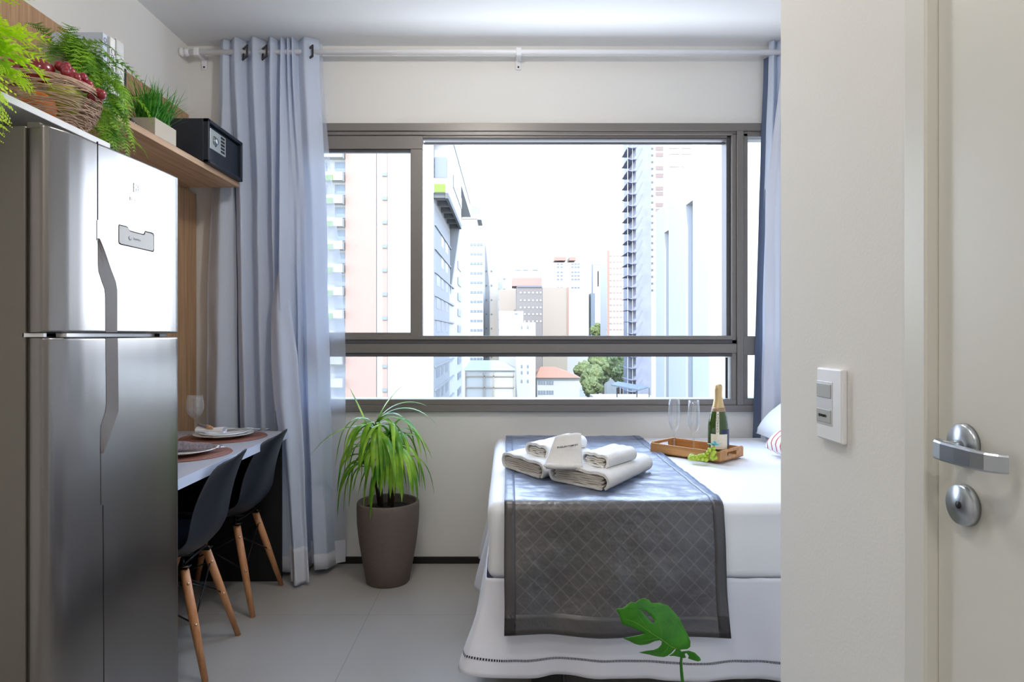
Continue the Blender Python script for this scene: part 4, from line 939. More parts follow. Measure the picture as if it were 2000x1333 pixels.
# towels
ZB = BT+0.0145
def towel(label, A, B, C, h, z, layers=4, text=None, grp='folded white towels on the bed'):
    """A->B is the layered end seen by the camera, B->C runs back along the towel"""
    A, B, C = Vector(A), Vector(B), Vector(C); u = (B-A); w = u.length; u.normalize(); v = (C-B); L_ = v.length; v.normalize()
    r = empty('folded_towel', (A.x, A.y, z), label, 'towel', grp)
    th = h/(layers*2)
    # centre line of a towel folded over and over, seen from its end; outermost wrap goes right round
    def pathpts():
        pts = []; x0, x1 = h*0.5, w-h*0.5
        def arc_(cx_, cz_, rad, a0, a1, n=8): return [(cx_+rad*math.cos(a0+(a1-a0)*i/n), cz_+rad*math.sin(a0+(a1-a0)*i/n)) for i in range(n+1)]
        R = h/2-th*0.45
        pts += [(x1, th*0.5)]+[(x1-(x1-x0)*i/10, th*0.5+0.002*math.sin(i)) for i in range(1, 10)]
        pts += arc_(x0, h/2, R, -PI/2, -3*PI/2, 10)
        pts += [(x0+(x1-x0)*i/12, h-th*0.5+0.0015*math.sin(i*1.3)) for i in range(1, 12)]
        pts += arc_(x1, h/2, R, PI/2, -PI/2+0.5, 9)
        return pts
    def sheet(pts, tk, nm, m, inset):
        rows_ = []; n = len(pts)
        loop = []
        for sgn in (1, -1):
            seq = range(n) if sgn == 1 else range(n-1, -1, -1)
            for i in seq:
                a = Vector(pts[min(i+1, n-1)])-Vector(pts[max(i-1, 0)]); a.normalize(); nv = Vector((-a.y, a.x))
                loop.append(Vector(pts[i])+nv*tk/2*sgn)
        NS = 14
        for k in range(NS+1):
            t = k/NS; d = inset+(L_-2*inset)*t; e = 0.0 if 0 < k < NS else 0.0
            rr = []
            for p in loop:
                sag = 0.004*nz(p.x*18, t*3, z*10+A.x)+0.002*nz(p.x*50, t*9, 3)
                q = u*p.x+v*(d+0.003*nz(p.x*30, p.y*60, k == 0)); rr.append((q.x, q.y, max(0.0008, p.y+sag*(p.y/h))))
            rows_.append(rr)
        bb = MB(); bb.grid(rows_, True, True); n2 = len(loop); m2 = n2//2
        for rr in (rows_[0], rows_[-1]):
            for i in range(m2-1): bb.add([rr[i], rr[i+1], rr[n2-2-i], rr[n2-1-i]], [(0, 1, 2, 3)])
        return bb.build(nm, m, r)
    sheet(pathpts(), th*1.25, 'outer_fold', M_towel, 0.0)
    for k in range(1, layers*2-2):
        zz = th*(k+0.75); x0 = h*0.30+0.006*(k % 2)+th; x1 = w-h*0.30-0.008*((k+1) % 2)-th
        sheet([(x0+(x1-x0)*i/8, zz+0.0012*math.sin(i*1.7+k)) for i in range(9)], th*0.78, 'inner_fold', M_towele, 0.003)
    if text:
        pass
    return r
towel('large folded white bath towel at the right front of the towel pile', (0.150, 2.34), (0.335, 2.155), (0.555, 2.50), 0.058, ZB)
towel('large folded white bath towel lying lowest at the left of the towel pile', (-0.020, 2.585), (0.130, 2.335), (0.345, 2.62), 0.058, ZB)
towel('small folded white hand towel resting on the right bath towel', (0.265, 2.345), (0.345, 2.235), (0.475, 2.40), 0.045, ZB+0.0585, 3)
towel('small folded white hand towel on the left bath towel, behind the upright one', (0.072, 2.545), (0.150, 2.43), (0.325, 2.66), 0.045, ZB+0.0585, 3)
ft = empty('face_towel', (0.20, 2.30, ZB+0.055), 'small white face towel with dark embroidered lettering, propped upright on the towel pile', 'towel')
rows = []
for j in range(15):
    v = j/14
    for_h = 0.112*v
    w0, w1 = interp([0, 1], [-0.070, -0.030], v), interp([0, 1], [0.062, 0.064], v)
    rows.append([(w0+(w1-w0)*i/16, -0.030+0.055*v-0.014*math.sin(PI*i/16)*(1-v*0.5)+0.005*nz(i*0.25, v*3), 0.004+for_h*0.86+0.012*v*(i/16)-0.006*v*(2*i/16-1)**4) for i in range(17)])
back = [[(x, y+0.030*(1-j/14)+0.012, z) for (x, y, z) in row] for j, row in enumerate(rows)]
ring = []
for j in range(15): ring.append(rows[j]+[p for p in reversed(back[j])])
b = MB(); b.grid(ring, True, True); b.add(ring[0], [tuple(range(34))]);
b.grid([ring[-1][:17], [((a[0]+c[0])/2, (a[1]+c[1])/2, a[2]+0.006) for a, c in zip(rows[-1], back[-1])], back[-1]])
b.build('terry_cloth', M_towel, ft)
b = MB(); fr_ = [(x, y-0.0035, z) for (x, y, z) in rows[0]]
b.tube([(-0.064+0.124*i/12, -0.036-0.010*math.sin(PI*i/12), 0.010) for i in range(13)], 0.010, 10); b.build('rolled_fold', M_towel, ft)
tx = text_obj('BRASILIAN COMFORT', 0.0080, Matrix.Translation((0.012, -0.0115, 0.074)) @ Matrix.Rotation(math.radians(-8), 4, 'Y') @ Matrix.Rotation(math.radians(64), 4, 'X'), M_blk, ft, 'embroidery', bold=0.0003, condense=0.95)

# tray, flutes, bottle, grapes
ta = math.atan2(-0.215, 0.207)
tr = empty('serving_tray', (0.8325, 2.883, ZB-0.006), 'small rectangular wooden tray with handle slots on the bed', 'tray', rz=ta)
LT, WT, HT_ = 0.168, 0.102, 0.042
b = MB(); b.bbox(-LT, LT, -WT, WT, 0, 0.006, 0.001, 1); b.build('base', M_tray, tr)
for sy_ in (-1, 1): b = MB(); y = sy_*(WT-0.004); b.bbox(-LT, LT, y-0.004, y+0.004, 0, HT_, 0.001, 1); b.build('side', M_tray, tr)
for sx_ in (-1, 1):
    b = MB(); x = sx_*(LT-0.004)
    b.bbox(x-0.004, x+0.004, -WT+0.008, WT-0.008, 0, 0.016, 0.0008, 1); b.bbox(x-0.004, x+0.004, -WT+0.008, WT-0.008, 0.034, HT_+0.004, 0.0008, 1)
    b.bbox(x-0.004, x+0.004, -WT+0.008, -0.040, 0.014, 0.036, 0.0008, 1); b.bbox(x-0.004, x+0.004, 0.040, WT-0.008, 0.014, 0.036, 0.0008, 1); b.build('handle_end', M_tray, tr)
TF = ZB
def flute(x, y, label):
    r = empty('champagne_flute', (x, y, TF+0.0005), label, 'champagne flute', 'champagne flutes in the tray')
    pr = [(0.001, 0), (0.030, 0), (0.030, 0.0015), (0.010, 0.004), (0.004, 0.010), (0.0035, 0.060), (0.0045, 0.078), (0.010, 0.086), (0.021, 0.105), (0.0262, 0.130), (0.0265, 0.160), (0.0245, 0.20), (0.0225, 0.229), (0.0213, 0.229), (0.0233, 0.20), (0.0253, 0.160), (0.0250, 0.130), (0.0195, 0.107), (0.009, 0.090), (0.001, 0.086)]
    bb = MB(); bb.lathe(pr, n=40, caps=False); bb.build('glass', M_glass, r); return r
flute(0.758, 2.968, 'left of the two clear champagne flutes in the wooden tray'); flute(0.826, 2.895, 'clear champagne flute nearest the bottle in the wooden tray')
bt = empty('champagne_bottle', (0.905, 2.805, TF+0.0005), 'green sparkling wine bottle with gold foil neck in the tray', 'bottle')
b = MB(); b.lathe([(0.001, 0.004), (0.030, 0.0), (0.041, 0.004), (0.0435, 0.012), (0.0435, 0.115), (0.042, 0.140), (0.036, 0.170), (0.027, 0.200), (0.020, 0.225), (0.0155, 0.25), (0.0145, 0.29), (0.001, 0.295)], n=56, caps=False); b.build('glass', M_bottle, bt)
b = MB(); b.lathe([(0.0278, 0.198), (0.0212, 0.225), (0.0170, 0.25), (0.0158, 0.275), (0.0165, 0.280), (0.0162, 0.300), (0.013, 0.306), (0.001, 0.308)], n=40, caps=False); b.build('neck_foil', M_foil, bt)
b = MB(); b.lathe([(0.0300, 0.192), (0.0280, 0.1995), (0.0275, 0.2065), (0.0252, 0.2085)], n=40, caps=False); b.build('neck_band', mat('bronze_band', '#a58a72', 0.4, 0.4), bt)
def wrap(a0, a1, z0, z1, r_fun, off, m, nm, n=18, nzv=8):
    bb = MB(); bb.grid([[((r_fun(z0+(z1-z0)*j/nzv)+off)*math.cos(a0+(a1-a0)*i/n), (r_fun(z0+(z1-z0)*j/nzv)+off)*math.sin(a0+(a1-a0)*i/n), z0+(z1-z0)*j/nzv) for i in range(n+1)] for j in range(nzv+1)])
    return bb.build(nm, m, bt)
rf = lambda z: interp([0, 0.012, 0.115, 0.140, 0.170, 0.200], [0.041, 0.0435, 0.0435, 0.042, 0.036, 0.027], z)
am = -PI/2-0.32
wrap(am-0.75, am+0.95, 0.035, 0.098, rf, 0.0006, M_label, 'front_label')
wrap(am-0.22, am+0.10, 0.098, 0.192, rf, 0.0006, M_label, 'neck_strip_label', 4, 12)
wrap(am+0.30, am+1.9, 0.045, 0.118, rf, 0.0003, M_labeld, 'back_label')
ang = am-0.06
for k, chh in enumerate('CHANDON'):
    z = 0.110+k*0.0115; rr = rf(z)+0.0012
    Mx = basis((rr*math.cos(ang), rr*math.sin(ang), z), (0, 0, 1), (math.sin(ang), -math.cos(ang), 0), (math.cos(ang), math.sin(ang), 0))
    text_obj(chh, 0.012, Mx, M_blk, bt, 'label_letter', ext=0.0002)
gg = empty('green_grapes', (0.815, 2.715, ZB-0.006), 'bunch of green grapes with teal leaves leaning on the tray', 'grapes')
M_ggr = leafmat('green_grape_skin', '#8fa81e', '#c3d84a', 45, 0.1, 0.2)
b = MB(); b.sphere((0, 0, 0), 0.0090, 14, 10); g0 = b.build('grape', M_ggr, gg); rnd = random.Random(8); lst = []
dl = Vector((0.69, -0.72, 0))
for i in range(52):
    t = rnd.random()
    along = -0.055+0.115*t; hmax = 0.010+0.055*max(0, t-0.35)/0.65
    zz = 0.010+rnd.random()*hmax; back_ = rnd.uniform(-0.022, 0.004)-0.012+0.004
    lst.append((along*0.75+back_*0.72, -along*0.55+back_*0.69, zz))
for i, p in enumerate(lst):
    o = g0 if i == 0 else g0.copy()
    if i: COL.objects.link(o); o.parent = gg
    o.location = p
b = MB()
for az, el in ((0.2, 0.6), (1.4, 0.8), (2.6, 0.5), (3.8, 0.7), (5.0, 0.4), (-0.5, 1.1)): blade(b, (0.035, -0.035, 0.072), az, el, 0.034, 0.016, 0.8, 6, 0.15)
b.build('leaves', leafmat('teal_leaf', '#3f8f92', '#8fc9c2', 40, 0.2), gg)

# pillows
def pillow(name, c, hx, hy, hz_, rot, m, label, stripes=None):
    r = empty(name, c, label, 'pillow'); rows_t, rows_b = [], []
    n = 26
    for sgn, rows_ in ((1, rows_t), (-1, rows_b)):
        for j in range(n+1):
            v = j/n*2-1; row = []
            for i in range(n+1):
                u = i/n*2-1; e = (max(0, 1-u**4)*max(0, 1-v**4))**0.5; pin = 1-0.06*(1-abs(abs(u)-abs(v)))*0
                row.append(Vector((u*hx*(1-0.05*(1-v*v)), v*hy*(1-0.05*(1-u*u)), sgn*hz_*e*(1+0.08*nz(u*2, v*2, sgn)))))
            rows_.append(row)
    Mx = Matrix.Identity(4); r.rotation_euler = rot.to_euler(); bb = MB(); bb.grid([[Mx @ p for p in row] for row in rows_t]); bb.grid([[Mx @ p for p in row] for row in rows_b]); bb.build('cover', m, r)
    return r
pillow('pillow', (1.475, 3.05, ZB+0.185), 0.28, 0.24, 0.085, Matrix.Rotation(math.radians(-35), 3, 'Y'), M_sheet, 'white pillow at the head of the bed beside the right curtain')
def stripe_mat():
    m = bpy.data.materials.new('striped_cushion'); m.use_nodes = True; n = m.node_tree; L = n.links; p = n.nodes['Principled BSDF']; p.inputs['Roughness'].default_value = 0.9
    t = n.nodes.new('ShaderNodeTexCoord'); s = n.nodes.new('ShaderNodeSeparateXYZ'); L.new(t.outputs['Object'], s.inputs[0])
    a = n.nodes.new('ShaderNodeMath'); a.operation = 'ADD'; a.inputs[1].default_value = 1.023; L.new(s.outputs['Y'], a.inputs[0])
    k = n.nodes.new('ShaderNodeMath'); k.operation = 'MODULO'; k.inputs[1].default_value = 0.045; L.new(a.outputs[0], k.inputs[0])
    c = n.nodes.new('ShaderNodeMath'); c.operation = 'LESS_THAN'; c.inputs[1].default_value = 0.010; L.new(k.outputs[0], c.inputs[0])
    mx = n.nodes.new('ShaderNodeMixRGB'); mx.inputs[1].default_value = (*lin('#eeeef2'), 1); mx.inputs[2].default_value = (*lin('#c2463a'), 1); L.new(c.outputs[0], mx.inputs[0]); L.new(mx.outputs[0], p.inputs['Base Color'])
    return m
pillow('cushion', (1.262, 2.77, ZB+0.092), 0.14, 0.14, 0.055, Matrix.Rotation(math.radians(-32), 3, 'Y'), stripe_mat(), 'white cushion with red stripes on the bed')

# ------------------------------------------------------------------ foreground leaf plant
mp = empty('split_leaf_plant', (0.405, 1.56, 0), 'potted plant with one split green leaf rising in the foreground', 'potted plant')
b = MB(); b.lathe([(0.001, 0), (0.07, 0), (0.095, 0.20), (0.10, 0.22), (0.09, 0.22), (0.085, 0.19), (0.001, 0.19)], n=40, caps=False); b.build('pot', mat('white_pot', '#d9d9d6', 0.4), mp)
cr_ = [(148, 250), (240, 245), (300, 210), (370, 170), (430, 188), (500, 155), (570, 150), (640, 180), (680, 222), (800, 240), (940, 300), (1010, 370), (1100, 480), (1150, 590), (1210, 700), (1250, 800), (1245, 870), (1200, 892), (1110, 880), (1075, 888), (1085, 925), (1130, 915), (1230, 925), (1330, 980), (1420, 1080), (1440, 1130), (1390, 1138), (1300, 1092), (1225, 1050), (1232, 1010), (1185, 950), (1160, 960), (1190, 1025), (1150, 1032), (1100, 1005), (1000, 972), (930, 965), (985, 920), (1022, 870), (1000, 856), (950, 920), (900, 962), (850, 982), (760, 972), (640, 940), (500, 915), (600, 872), (700, 852), (760, 820), (800, 770), (806, 720), (770, 698), (700, 708), (600, 755), (500, 776), (430, 762), (350, 720), (265, 685), (350, 652), (450, 622), (550, 600), (480, 550), (400, 512), (300, 480), (240, 462), (215, 400), (190, 320)]
hole = [(505, 270), (560, 290), (640, 350), (690, 410), (705, 450), (680, 460), (620, 410), (560, 340)]
def leafP(p, off=0.0):
    px, py = 1180+p[0]/7.283, 1150+p[1]/7.283
    # blade bends away from its midrib; distances in metres about 1.56 m away
    ax = Vector((1030, 860)); bx = Vector((290, 385)); q = Vector(p); dirv = (bx-ax).normalized(); rel = q-ax; al = rel.dot(dirv)/900; ac = (rel-dirv*rel.dot(dirv)); s_ = dirv.x*rel.y-dirv.y*rel.x
    d = 1.56-0.05*al+0.10*(s_/700)**2*(1 if s_ > 0 else 0.8)+0.03*al*al+off
    return Vector((PX(px, 1.56), d, PZ(py, 1.56)))-Vector(mp.location)
loops = [[Vector((x, -y, 0)) for x, y in cr_], [Vector((x, -y, 0)) for x, y in hole]]
tri = tessellate_polygon(loops); allp = cr_+hole
bm = bmesh.new(); vv = [bm.verts.new((x, y, 0)) for x, y in allp]
for t_ in tri:
    try: bm.faces.new([vv[i] for i in t_])
    except ValueError: pass
for _ in range(3):
    bmesh.ops.subdivide_edges(bm, edges=[e for e in bm.edges if e.calc_length() > 60], cuts=1, use_grid_fill=False); bmesh.ops.triangulate(bm, faces=bm.faces)
bm.verts.index_update(); b = MB(); b.add([leafP((v.co.x, v.co.y)) for v in bm.verts], [tuple(v.index for v in f.verts) for f in bm.faces], True); bm.free()
M_mon = leafmat('monstera_green', '#2c7a0c', '#3f9312', 18, 0.2, 0.35); M_vein = mat('pale_vein', '#6fa82f', 0.5)
b.build('leaf_blade', M_mon, mp, solid=0.0012)
b = MB()
def vein(pts, w): b.tube([leafP(p, -0.0012) for p in pts], [w*(1-0.6*i/(len(pts)-1)) for i in range(len(pts))], 5)
vein([(1030, 860), (940, 810), (800, 690), (650, 590), (520, 490), (400, 420), (290, 385)], 0.0011)
for pp in ([(800, 690), (800, 560), (740, 400), (630, 270)], [(950, 820), (950, 650), (900, 500), (820, 390)], [(1030, 850), (1060, 700), (1050, 600)], [(1000, 600), (1010, 520), (950, 420)], [(650, 590), (560, 480), (460, 340)], [(1060, 840), (1100, 790), (1140, 770)], [(760, 660), (640, 680), (530, 705)], [(900, 800), (880, 860), (800, 920)]): vein(pp, 0.0006)
b.build('leaf_vein', M_vein, mp)
b = MB(); edge = [leafP(p, -0.0005) for p in cr_]; b.tube(edge[:20], 0.0005, 4); b.build('leaf_margin', M_vein, mp)
b = MB(); s0 = leafP((1075, 905), 0.003); s1 = leafP((1130, 960), 0.006); s2 = leafP((1175, 1333), 0.004)
b.tube([s0, s1, s1.lerp(s2, 0.5)+Vector((-0.002, 0, 0)), s2, (0.02, 0, 0.30), (0, 0, 0.19)], [0.002, 0.0032, 0.0034, 0.0038, 0.0045, 0.005], 10); b.build('stem', M_mon, mp)

# ------------------------------------------------------------------ fill lamps added out of frame to brighten the room
M_fill = emit('fill_diffuser', '#fff6ea', 6.0)
for i, (x, y, w) in enumerate(FILL_LAMPS):
    r = empty('fill_ceiling_lamp', (x, y, HC), ('added round white fill lamp above the corridor, out of view', 'added round white fill lamp behind the viewpoint by the entrance, unseen', 'added round white fill lamp above the floor beside the refrigerator, out of view')[i], 'fill light')
    b = MB(); b.lathe([(0.09, 0), (0.09, -0.012), (0.078, -0.014), (0.075, -0.004), (0.075, 0)], n=32, caps=False); b.build('ring', M_white, r)
    b = MB(); b.lathe([(0.001, -0.006), (0.074, -0.006), (0.074, -0.003), (0.001, -0.003)], n=32, caps=False); b.build('diffuser', M_fill, r)
    if i == 2:
        l = bpy.data.lights.new('fill_light', 'POINT'); l.shadow_soft_size = 0.07; l.energy = w; l.color = (1.0, 0.96, 0.9); zl = -0.10
    else:
        l = bpy.data.lights.new('fill_light', 'AREA'); l.shape = 'DISK'; l.size = 0.14; l.energy = w; l.color = (1.0, 0.95, 0.88); zl = -0.016
    lo = bpy.data.objects.new('fill_lamp', l); COL.objects.link(lo); lo.location = (0, 0, zl); lo.parent = r

# ------------------------------------------------------------------ city outside
GZ = -24.0
_mat, _leaf = mat, leafmat
OUT = 0.27      # bright exposure held down in the colours: outdoor surfaces darker than they really are
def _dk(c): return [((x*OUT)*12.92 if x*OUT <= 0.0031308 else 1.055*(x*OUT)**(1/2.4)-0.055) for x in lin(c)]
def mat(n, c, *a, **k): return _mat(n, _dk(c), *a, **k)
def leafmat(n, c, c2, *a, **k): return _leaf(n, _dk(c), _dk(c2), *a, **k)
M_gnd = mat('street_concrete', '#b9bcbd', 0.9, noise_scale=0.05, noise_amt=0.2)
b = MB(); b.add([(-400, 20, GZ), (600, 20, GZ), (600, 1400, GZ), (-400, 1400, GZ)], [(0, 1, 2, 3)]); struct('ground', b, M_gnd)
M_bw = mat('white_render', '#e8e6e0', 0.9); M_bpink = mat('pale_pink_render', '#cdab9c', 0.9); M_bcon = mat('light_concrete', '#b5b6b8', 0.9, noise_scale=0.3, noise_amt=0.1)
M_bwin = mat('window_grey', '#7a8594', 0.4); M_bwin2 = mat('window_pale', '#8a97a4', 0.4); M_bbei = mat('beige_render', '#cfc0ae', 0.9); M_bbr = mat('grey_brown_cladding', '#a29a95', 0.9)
M_bgrn = mat('planter_green', '#8fae3f', 0.9); M_bgry = mat('grey_beam', '#77797a', 0.9); M_borg = mat('terracotta_render', '#cfa390', 0.9)
def bld(name, label, cx_, cy_):
    return empty(name, (cx_, cy_, GZ), label, 'building')
def bpart(r, nm, m, x0, x1, y0, y1, z0, z1, proto=None):
    c = r.location
    bb = MB(); bb.box(x0-c[0], x1-c[0], y0-c[1], y1-c[1], z0-GZ, z1-GZ); return bb.build(nm, m, r)
def win_grid(r, nm, m, xs, zs, y, w, h, par=None, th=0.15):
    """each window its own part; mesh data shared"""
    c = r.location; bb = MB(); bb.box(-w/2, w/2, -th, 0, -h/2, h/2); p0 = None
    for z in zs:
        for x in xs:
            if p0 is None: p0 = bb.build(nm, m, r); o = p0
            else: o = p0.copy(); COL.objects.link(o); o.parent = r
            o.location = (x-c[0], y-c[1], z-GZ)
    return p0
# A: pink-striped block on the left
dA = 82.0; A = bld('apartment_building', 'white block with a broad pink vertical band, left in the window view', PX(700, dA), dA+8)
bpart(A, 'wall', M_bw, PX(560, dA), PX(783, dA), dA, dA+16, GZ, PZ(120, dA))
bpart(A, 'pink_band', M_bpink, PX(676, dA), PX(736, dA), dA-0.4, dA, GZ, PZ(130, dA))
bpart(A, 'pink_band', M_bpink, PX(748, dA), PX(757, dA), dA-0.2, dA, GZ, PZ(130, dA))
win_grid(A, 'window', M_bwin2, [PX(752, dA)], [PZ(342+46.7*k, dA) for k in range(-1, 10)], dA-0.2, 0.9*0.7, 0.4)
win_grid(A, 'balcony_window', M_bwin2, [PX(665, dA), PX(628, dA)], [PZ(505+44.3*k, dA) for k in range(-4, 7)], dA, 1.3, 1.3)
bb = [bpart(A, 'balcony', M_bw, PX(600, dA), PX(674, dA), dA-1.4, dA, PZ(534+44.3*k, dA), PZ(518+44.3*k, dA)) for k in range(-5, 7)]
win_grid(A, 'planter', M_bgrn, [PX(648, dA)], [PZ(530+44.3*k, dA) for k in range(-4, 3)], dA-1.4, 1.0, 0.7)
# B: grey concrete block with long side facade
XB = -9.2; Bd = bld('apartment_building', 'tall concrete block with an overhanging upper volume, right of the pink-striped block', XB-4, 108)
bpart(Bd, 'wall', M_bw, PX(783, dA), XB, dA, 135, GZ, 33.0)
c = Bd.location
fl_y = [435, 482, 528, 574, 621, 668, 715, 761, 808]
for k, y_ in enumerate(fl_y):
    z1 = PZ(y_, dA); 
    bpart(Bd, 'slab_line', M_bcon, XB, XB+0.25, dA+0.5, 112, z1-0.25, z1)
    for (ya, yb) in ((dA+2.5, dA+7), (dA+9, dA+12), (dA+15, dA+19)):
        if k in (0, 1) and ya < dA+5: continue
        bpart(Bd, 'window', M_bwin, XB, XB+0.12, ya, yb, z1-1.7, z1-0.3)
    bpart(Bd, 'side_window', M_bwin2, XB, XB+0.12, 122, 130, z1-1.6, z1-0.3)
bpart(Bd, 'facade_band', M_bcon, XB, XB+0.1, dA+0.2, 104, GZ, PZ(400, dA))
bpart(Bd, 'upper_volume', M_bw, XB, -7.4, dA+1.0, 106, PZ(386, dA)+0.6, 25.5)
bpart(Bd, 'upper_volume', M_bw, XB, -7.4, dA, dA+1.0, PZ(386, dA)+0.6, PZ(348, dA))
bpart(Bd, 'upper_volume', M_bw, XB, -7.4, dA, 135, 25.5, 33.0)
bpart(Bd, 'loggia_glass', M_bwin, XB+0.1, -7.6, dA+0.7, dA+0.95, PZ(345, dA), PZ(304, dA))
bpart(Bd, 'planter', M_bgrn, XB+0.1, -7.7, dA-0.2, dA, PZ(376, dA), PZ(360, dA))
for k in range(6): yy = dA+0.2+k*4.6; bpart(Bd, 'beam', M_bgry, XB, -7.4, yy, yy+0.7, PZ(386, dA), PZ(386, dA)+0.6)
bpart(Bd, 'edge_beam', M_bgry, -7.7, -7.35, dA, 106, PZ(386, dA)-0.1, PZ(386, dA)+0.6)
bpart(Bd, 'ribbon_window', M_bwin2, -7.42, -7.3, dA+8, 132, 27.6, 28.6); bpart(Bd, 'ribbon_window', M_bwin2, -7.42, -7.3, dA+8, 106, 21.6, 23.2)
b = MB(); k_ = 106
vs = [(XB-c[0], k_-c[1], PZ(575, k_)-GZ), (XB-c[0], k_-c[1], PZ(440, k_)-GZ), (-7.6-c[0], k_-c[1], PZ(440, k_)-GZ)]; vs += [(x, y+1.5, z) for x, y, z in vs]
b.add(vs, [(0, 1, 2), (3, 5, 4), (0, 1, 4, 3), (1, 2, 5, 4), (2, 0, 3, 5)]); b.build('slanted_fin', M_bcon, Bd)
# distant towers
def tower(label, px0, px1, ytop, d, m, depth=18, wins=None, roof=None, extra=None, name='tower_building', mw=None, ww=1.6, wh=1.1):
    x0, x1 = PX(px0, d), PX(px1, d); r = bld(name, label, (x0+x1)/2, d+depth/2)
    bpart(r, 'wall', m, x0, x1, d, d+depth, GZ, PZ(ytop, d))
    if wins:
        pxs, ys = wins; win_grid(r, 'window', mw or M_bwin2, [PX(p, d) for p in pxs], [PZ(y, d) for y in ys], d, ww, wh)
    for (a, c_, y0, y1, m2, nm) in (roof or []): bpart(r, nm, m2, PX(a, d), PX(c_, d), d+0.2, d+depth*0.7, PZ(y1, d), PZ(y0, d))
    for (a, c_, y0, y1, m2, nm) in (extra or []): bpart(r, nm, m2, PX(a, d), PX(c_, d), d-0.3, d, PZ(y1, d), PZ(y0, d))
    return r
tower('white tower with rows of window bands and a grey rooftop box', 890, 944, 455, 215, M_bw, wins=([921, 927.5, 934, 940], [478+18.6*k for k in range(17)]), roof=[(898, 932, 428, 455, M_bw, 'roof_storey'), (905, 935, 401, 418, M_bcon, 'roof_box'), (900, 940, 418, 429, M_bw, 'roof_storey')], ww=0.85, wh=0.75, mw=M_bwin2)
tower('blank white tower just right of the banded white tower', 944, 972, 454, 235, M_bw, wins=([950, 960], [530+28*k for k in range(7)]), ww=0.5, wh=0.5, roof=[(950, 966, 447, 454, M_bw, 'roof_box')])
tower('stepped white tower between the blank tower and the beige block', 955, 998, 489, 270, M_bw, wins=([961, 972, 985], [545+20*k for k in range(7)]), ww=0.9, wh=0.5, roof=[(962, 990, 470, 489, M_bw, 'roof_storey')])
tower('low white block with two small windows in front of the grey-brown block', 1008, 1046, 630, 160, M_bw, depth=12, wins=([1019, 1031], [640, 668, 716, 728, 745]), ww=0.35, wh=0.7, name='apartment_building')
tower('pale block with a thin roof line left of the low white block', 975, 1022, 608, 175, M_bw, depth=10, name='apartment_building', wins=([1008], [613]), ww=0.8, wh=0.3)
tower('beige block left of the grey-brown block', 974, 1008, 566, 216, M_bbei, name='apartment_building')
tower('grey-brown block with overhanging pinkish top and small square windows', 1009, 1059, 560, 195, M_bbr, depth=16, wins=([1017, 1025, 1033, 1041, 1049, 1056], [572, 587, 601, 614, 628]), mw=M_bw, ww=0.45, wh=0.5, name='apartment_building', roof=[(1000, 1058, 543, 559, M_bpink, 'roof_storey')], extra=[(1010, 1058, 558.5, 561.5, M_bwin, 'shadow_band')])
tower('white tower block with two reddish rooftop boxes', 1060, 1150, 513, 300, M_bw, wins=([1090, 1097, 1118, 1124, 1130], [516, 522, 532, 539, 546, 562]), ww=1.0, wh=0.5, roof=[(1083, 1106, 502, 509, M_borg, 'roof_box'), (1112, 1125, 502, 509, M_borg, 'roof_box')])
tower('wide white building with rooftop tanks behind the grey-brown block', 1005, 1062, 517, 320, M_bw, wins=([1012, 1027, 1045], [528]), ww=2.5, wh=0.3, roof=[(1022, 1034, 505, 517, M_bw, 'roof_box')])
tower('cream slab block below the white tower with reddish boxes', 1060, 1108, 562, 240, M_bbei, name='apartment_building', extra=[(1108, 1111, 562, 660, M_borg, 'corner_strip')])
tower('slender bluish glass tower with a dark centre line', 1155, 1177, 516, 330, M_bwin2, extra=[(1158, 1174, 518, 700, M_bw, 'facade_panel'), (1167, 1169, 530, 560, M_bwin, 'dark_strip')])
tower('small grey-blue block below the slender glass tower', 1154, 1162, 573, 300, M_bwin2, name='apartment_building')
tower('pink and white gridded tower left of the scaffolded tower', 1185, 1228, 488, 260, M_bw, wins=([1193+6.5*k for k in range(6)], [500+12*k for k in range(13)]), mw=M_bpink, ww=0.9, wh=0.45, extra=[(1186, 1190, 490, 700, M_borg, 'corner_strip')])
# low buildings in the lower strip
r = tower('long low cream building with grey roof and framed facade', 908, 1006, 724, 150, M_bw, depth=14, name='low_building', extra=[(910, 1004, 734, 736, M_bbei, 'facade_band'), (910, 1004, 756, 758, M_bbei, 'facade_band'), (908, 910, 728, 800, M_bbei, 'pilaster'), (945, 947, 728, 800, M_bbei, 'pilaster'), (963, 965, 728, 800, M_bbei, 'pilaster'), (1003, 1005, 728, 800, M_bbei, 'pilaster')])
b = MB(); x0, x1 = PX(905, 150)-r.location[0], PX(1006.5, 150)-r.location[0]; z0 = PZ(724, 150)-GZ; b.add([(x0, -7.5, z0), (x1, -7.5, z0), (x1-3, 4, z0+1.9), (x0+1, 4, z0+1.9), (x0, 8, z0), (x1, 8, z0)], [(0, 1, 2, 3), (3, 2, 5, 4), (0, 3, 4), (1, 5, 2), (0, 4, 5, 1)]); b.build('roof', M_bcon, r)
dh = 172; r = tower('white house with orange tiled roof and two rows of windows', 1049, 1132, 737, dh, M_bw, depth=20, name='house', wins=([1053, 1058, 1063, 1069, 1074, 1079], [748, 767]), ww=0.55, wh=1.0)
b = MB(); x0, x1 = PX(1045, dh)-r.location[0], PX(1134, dh)-r.location[0]; z0 = PZ(738, dh)-GZ; b.add([(x0, -11, z0), (x1, -11, z0), (x1-6, 0, z0+2.4), (x0+2, 0, z0+2.4), (x0, 11, z0), (x1, 11, z0)], [(0, 1, 2, 3), (3, 2, 5, 4), (0, 3, 4), (1, 5, 2), (0, 4, 5, 1)]); b.build('roof', mat('terracotta_tiles', '#d0906e', 0.9), r)
r = empty('canopy', (PX(1235, 150), 150, GZ), 'flat blue-grey canopy roof on posts at the lower right of the view', 'canopy')
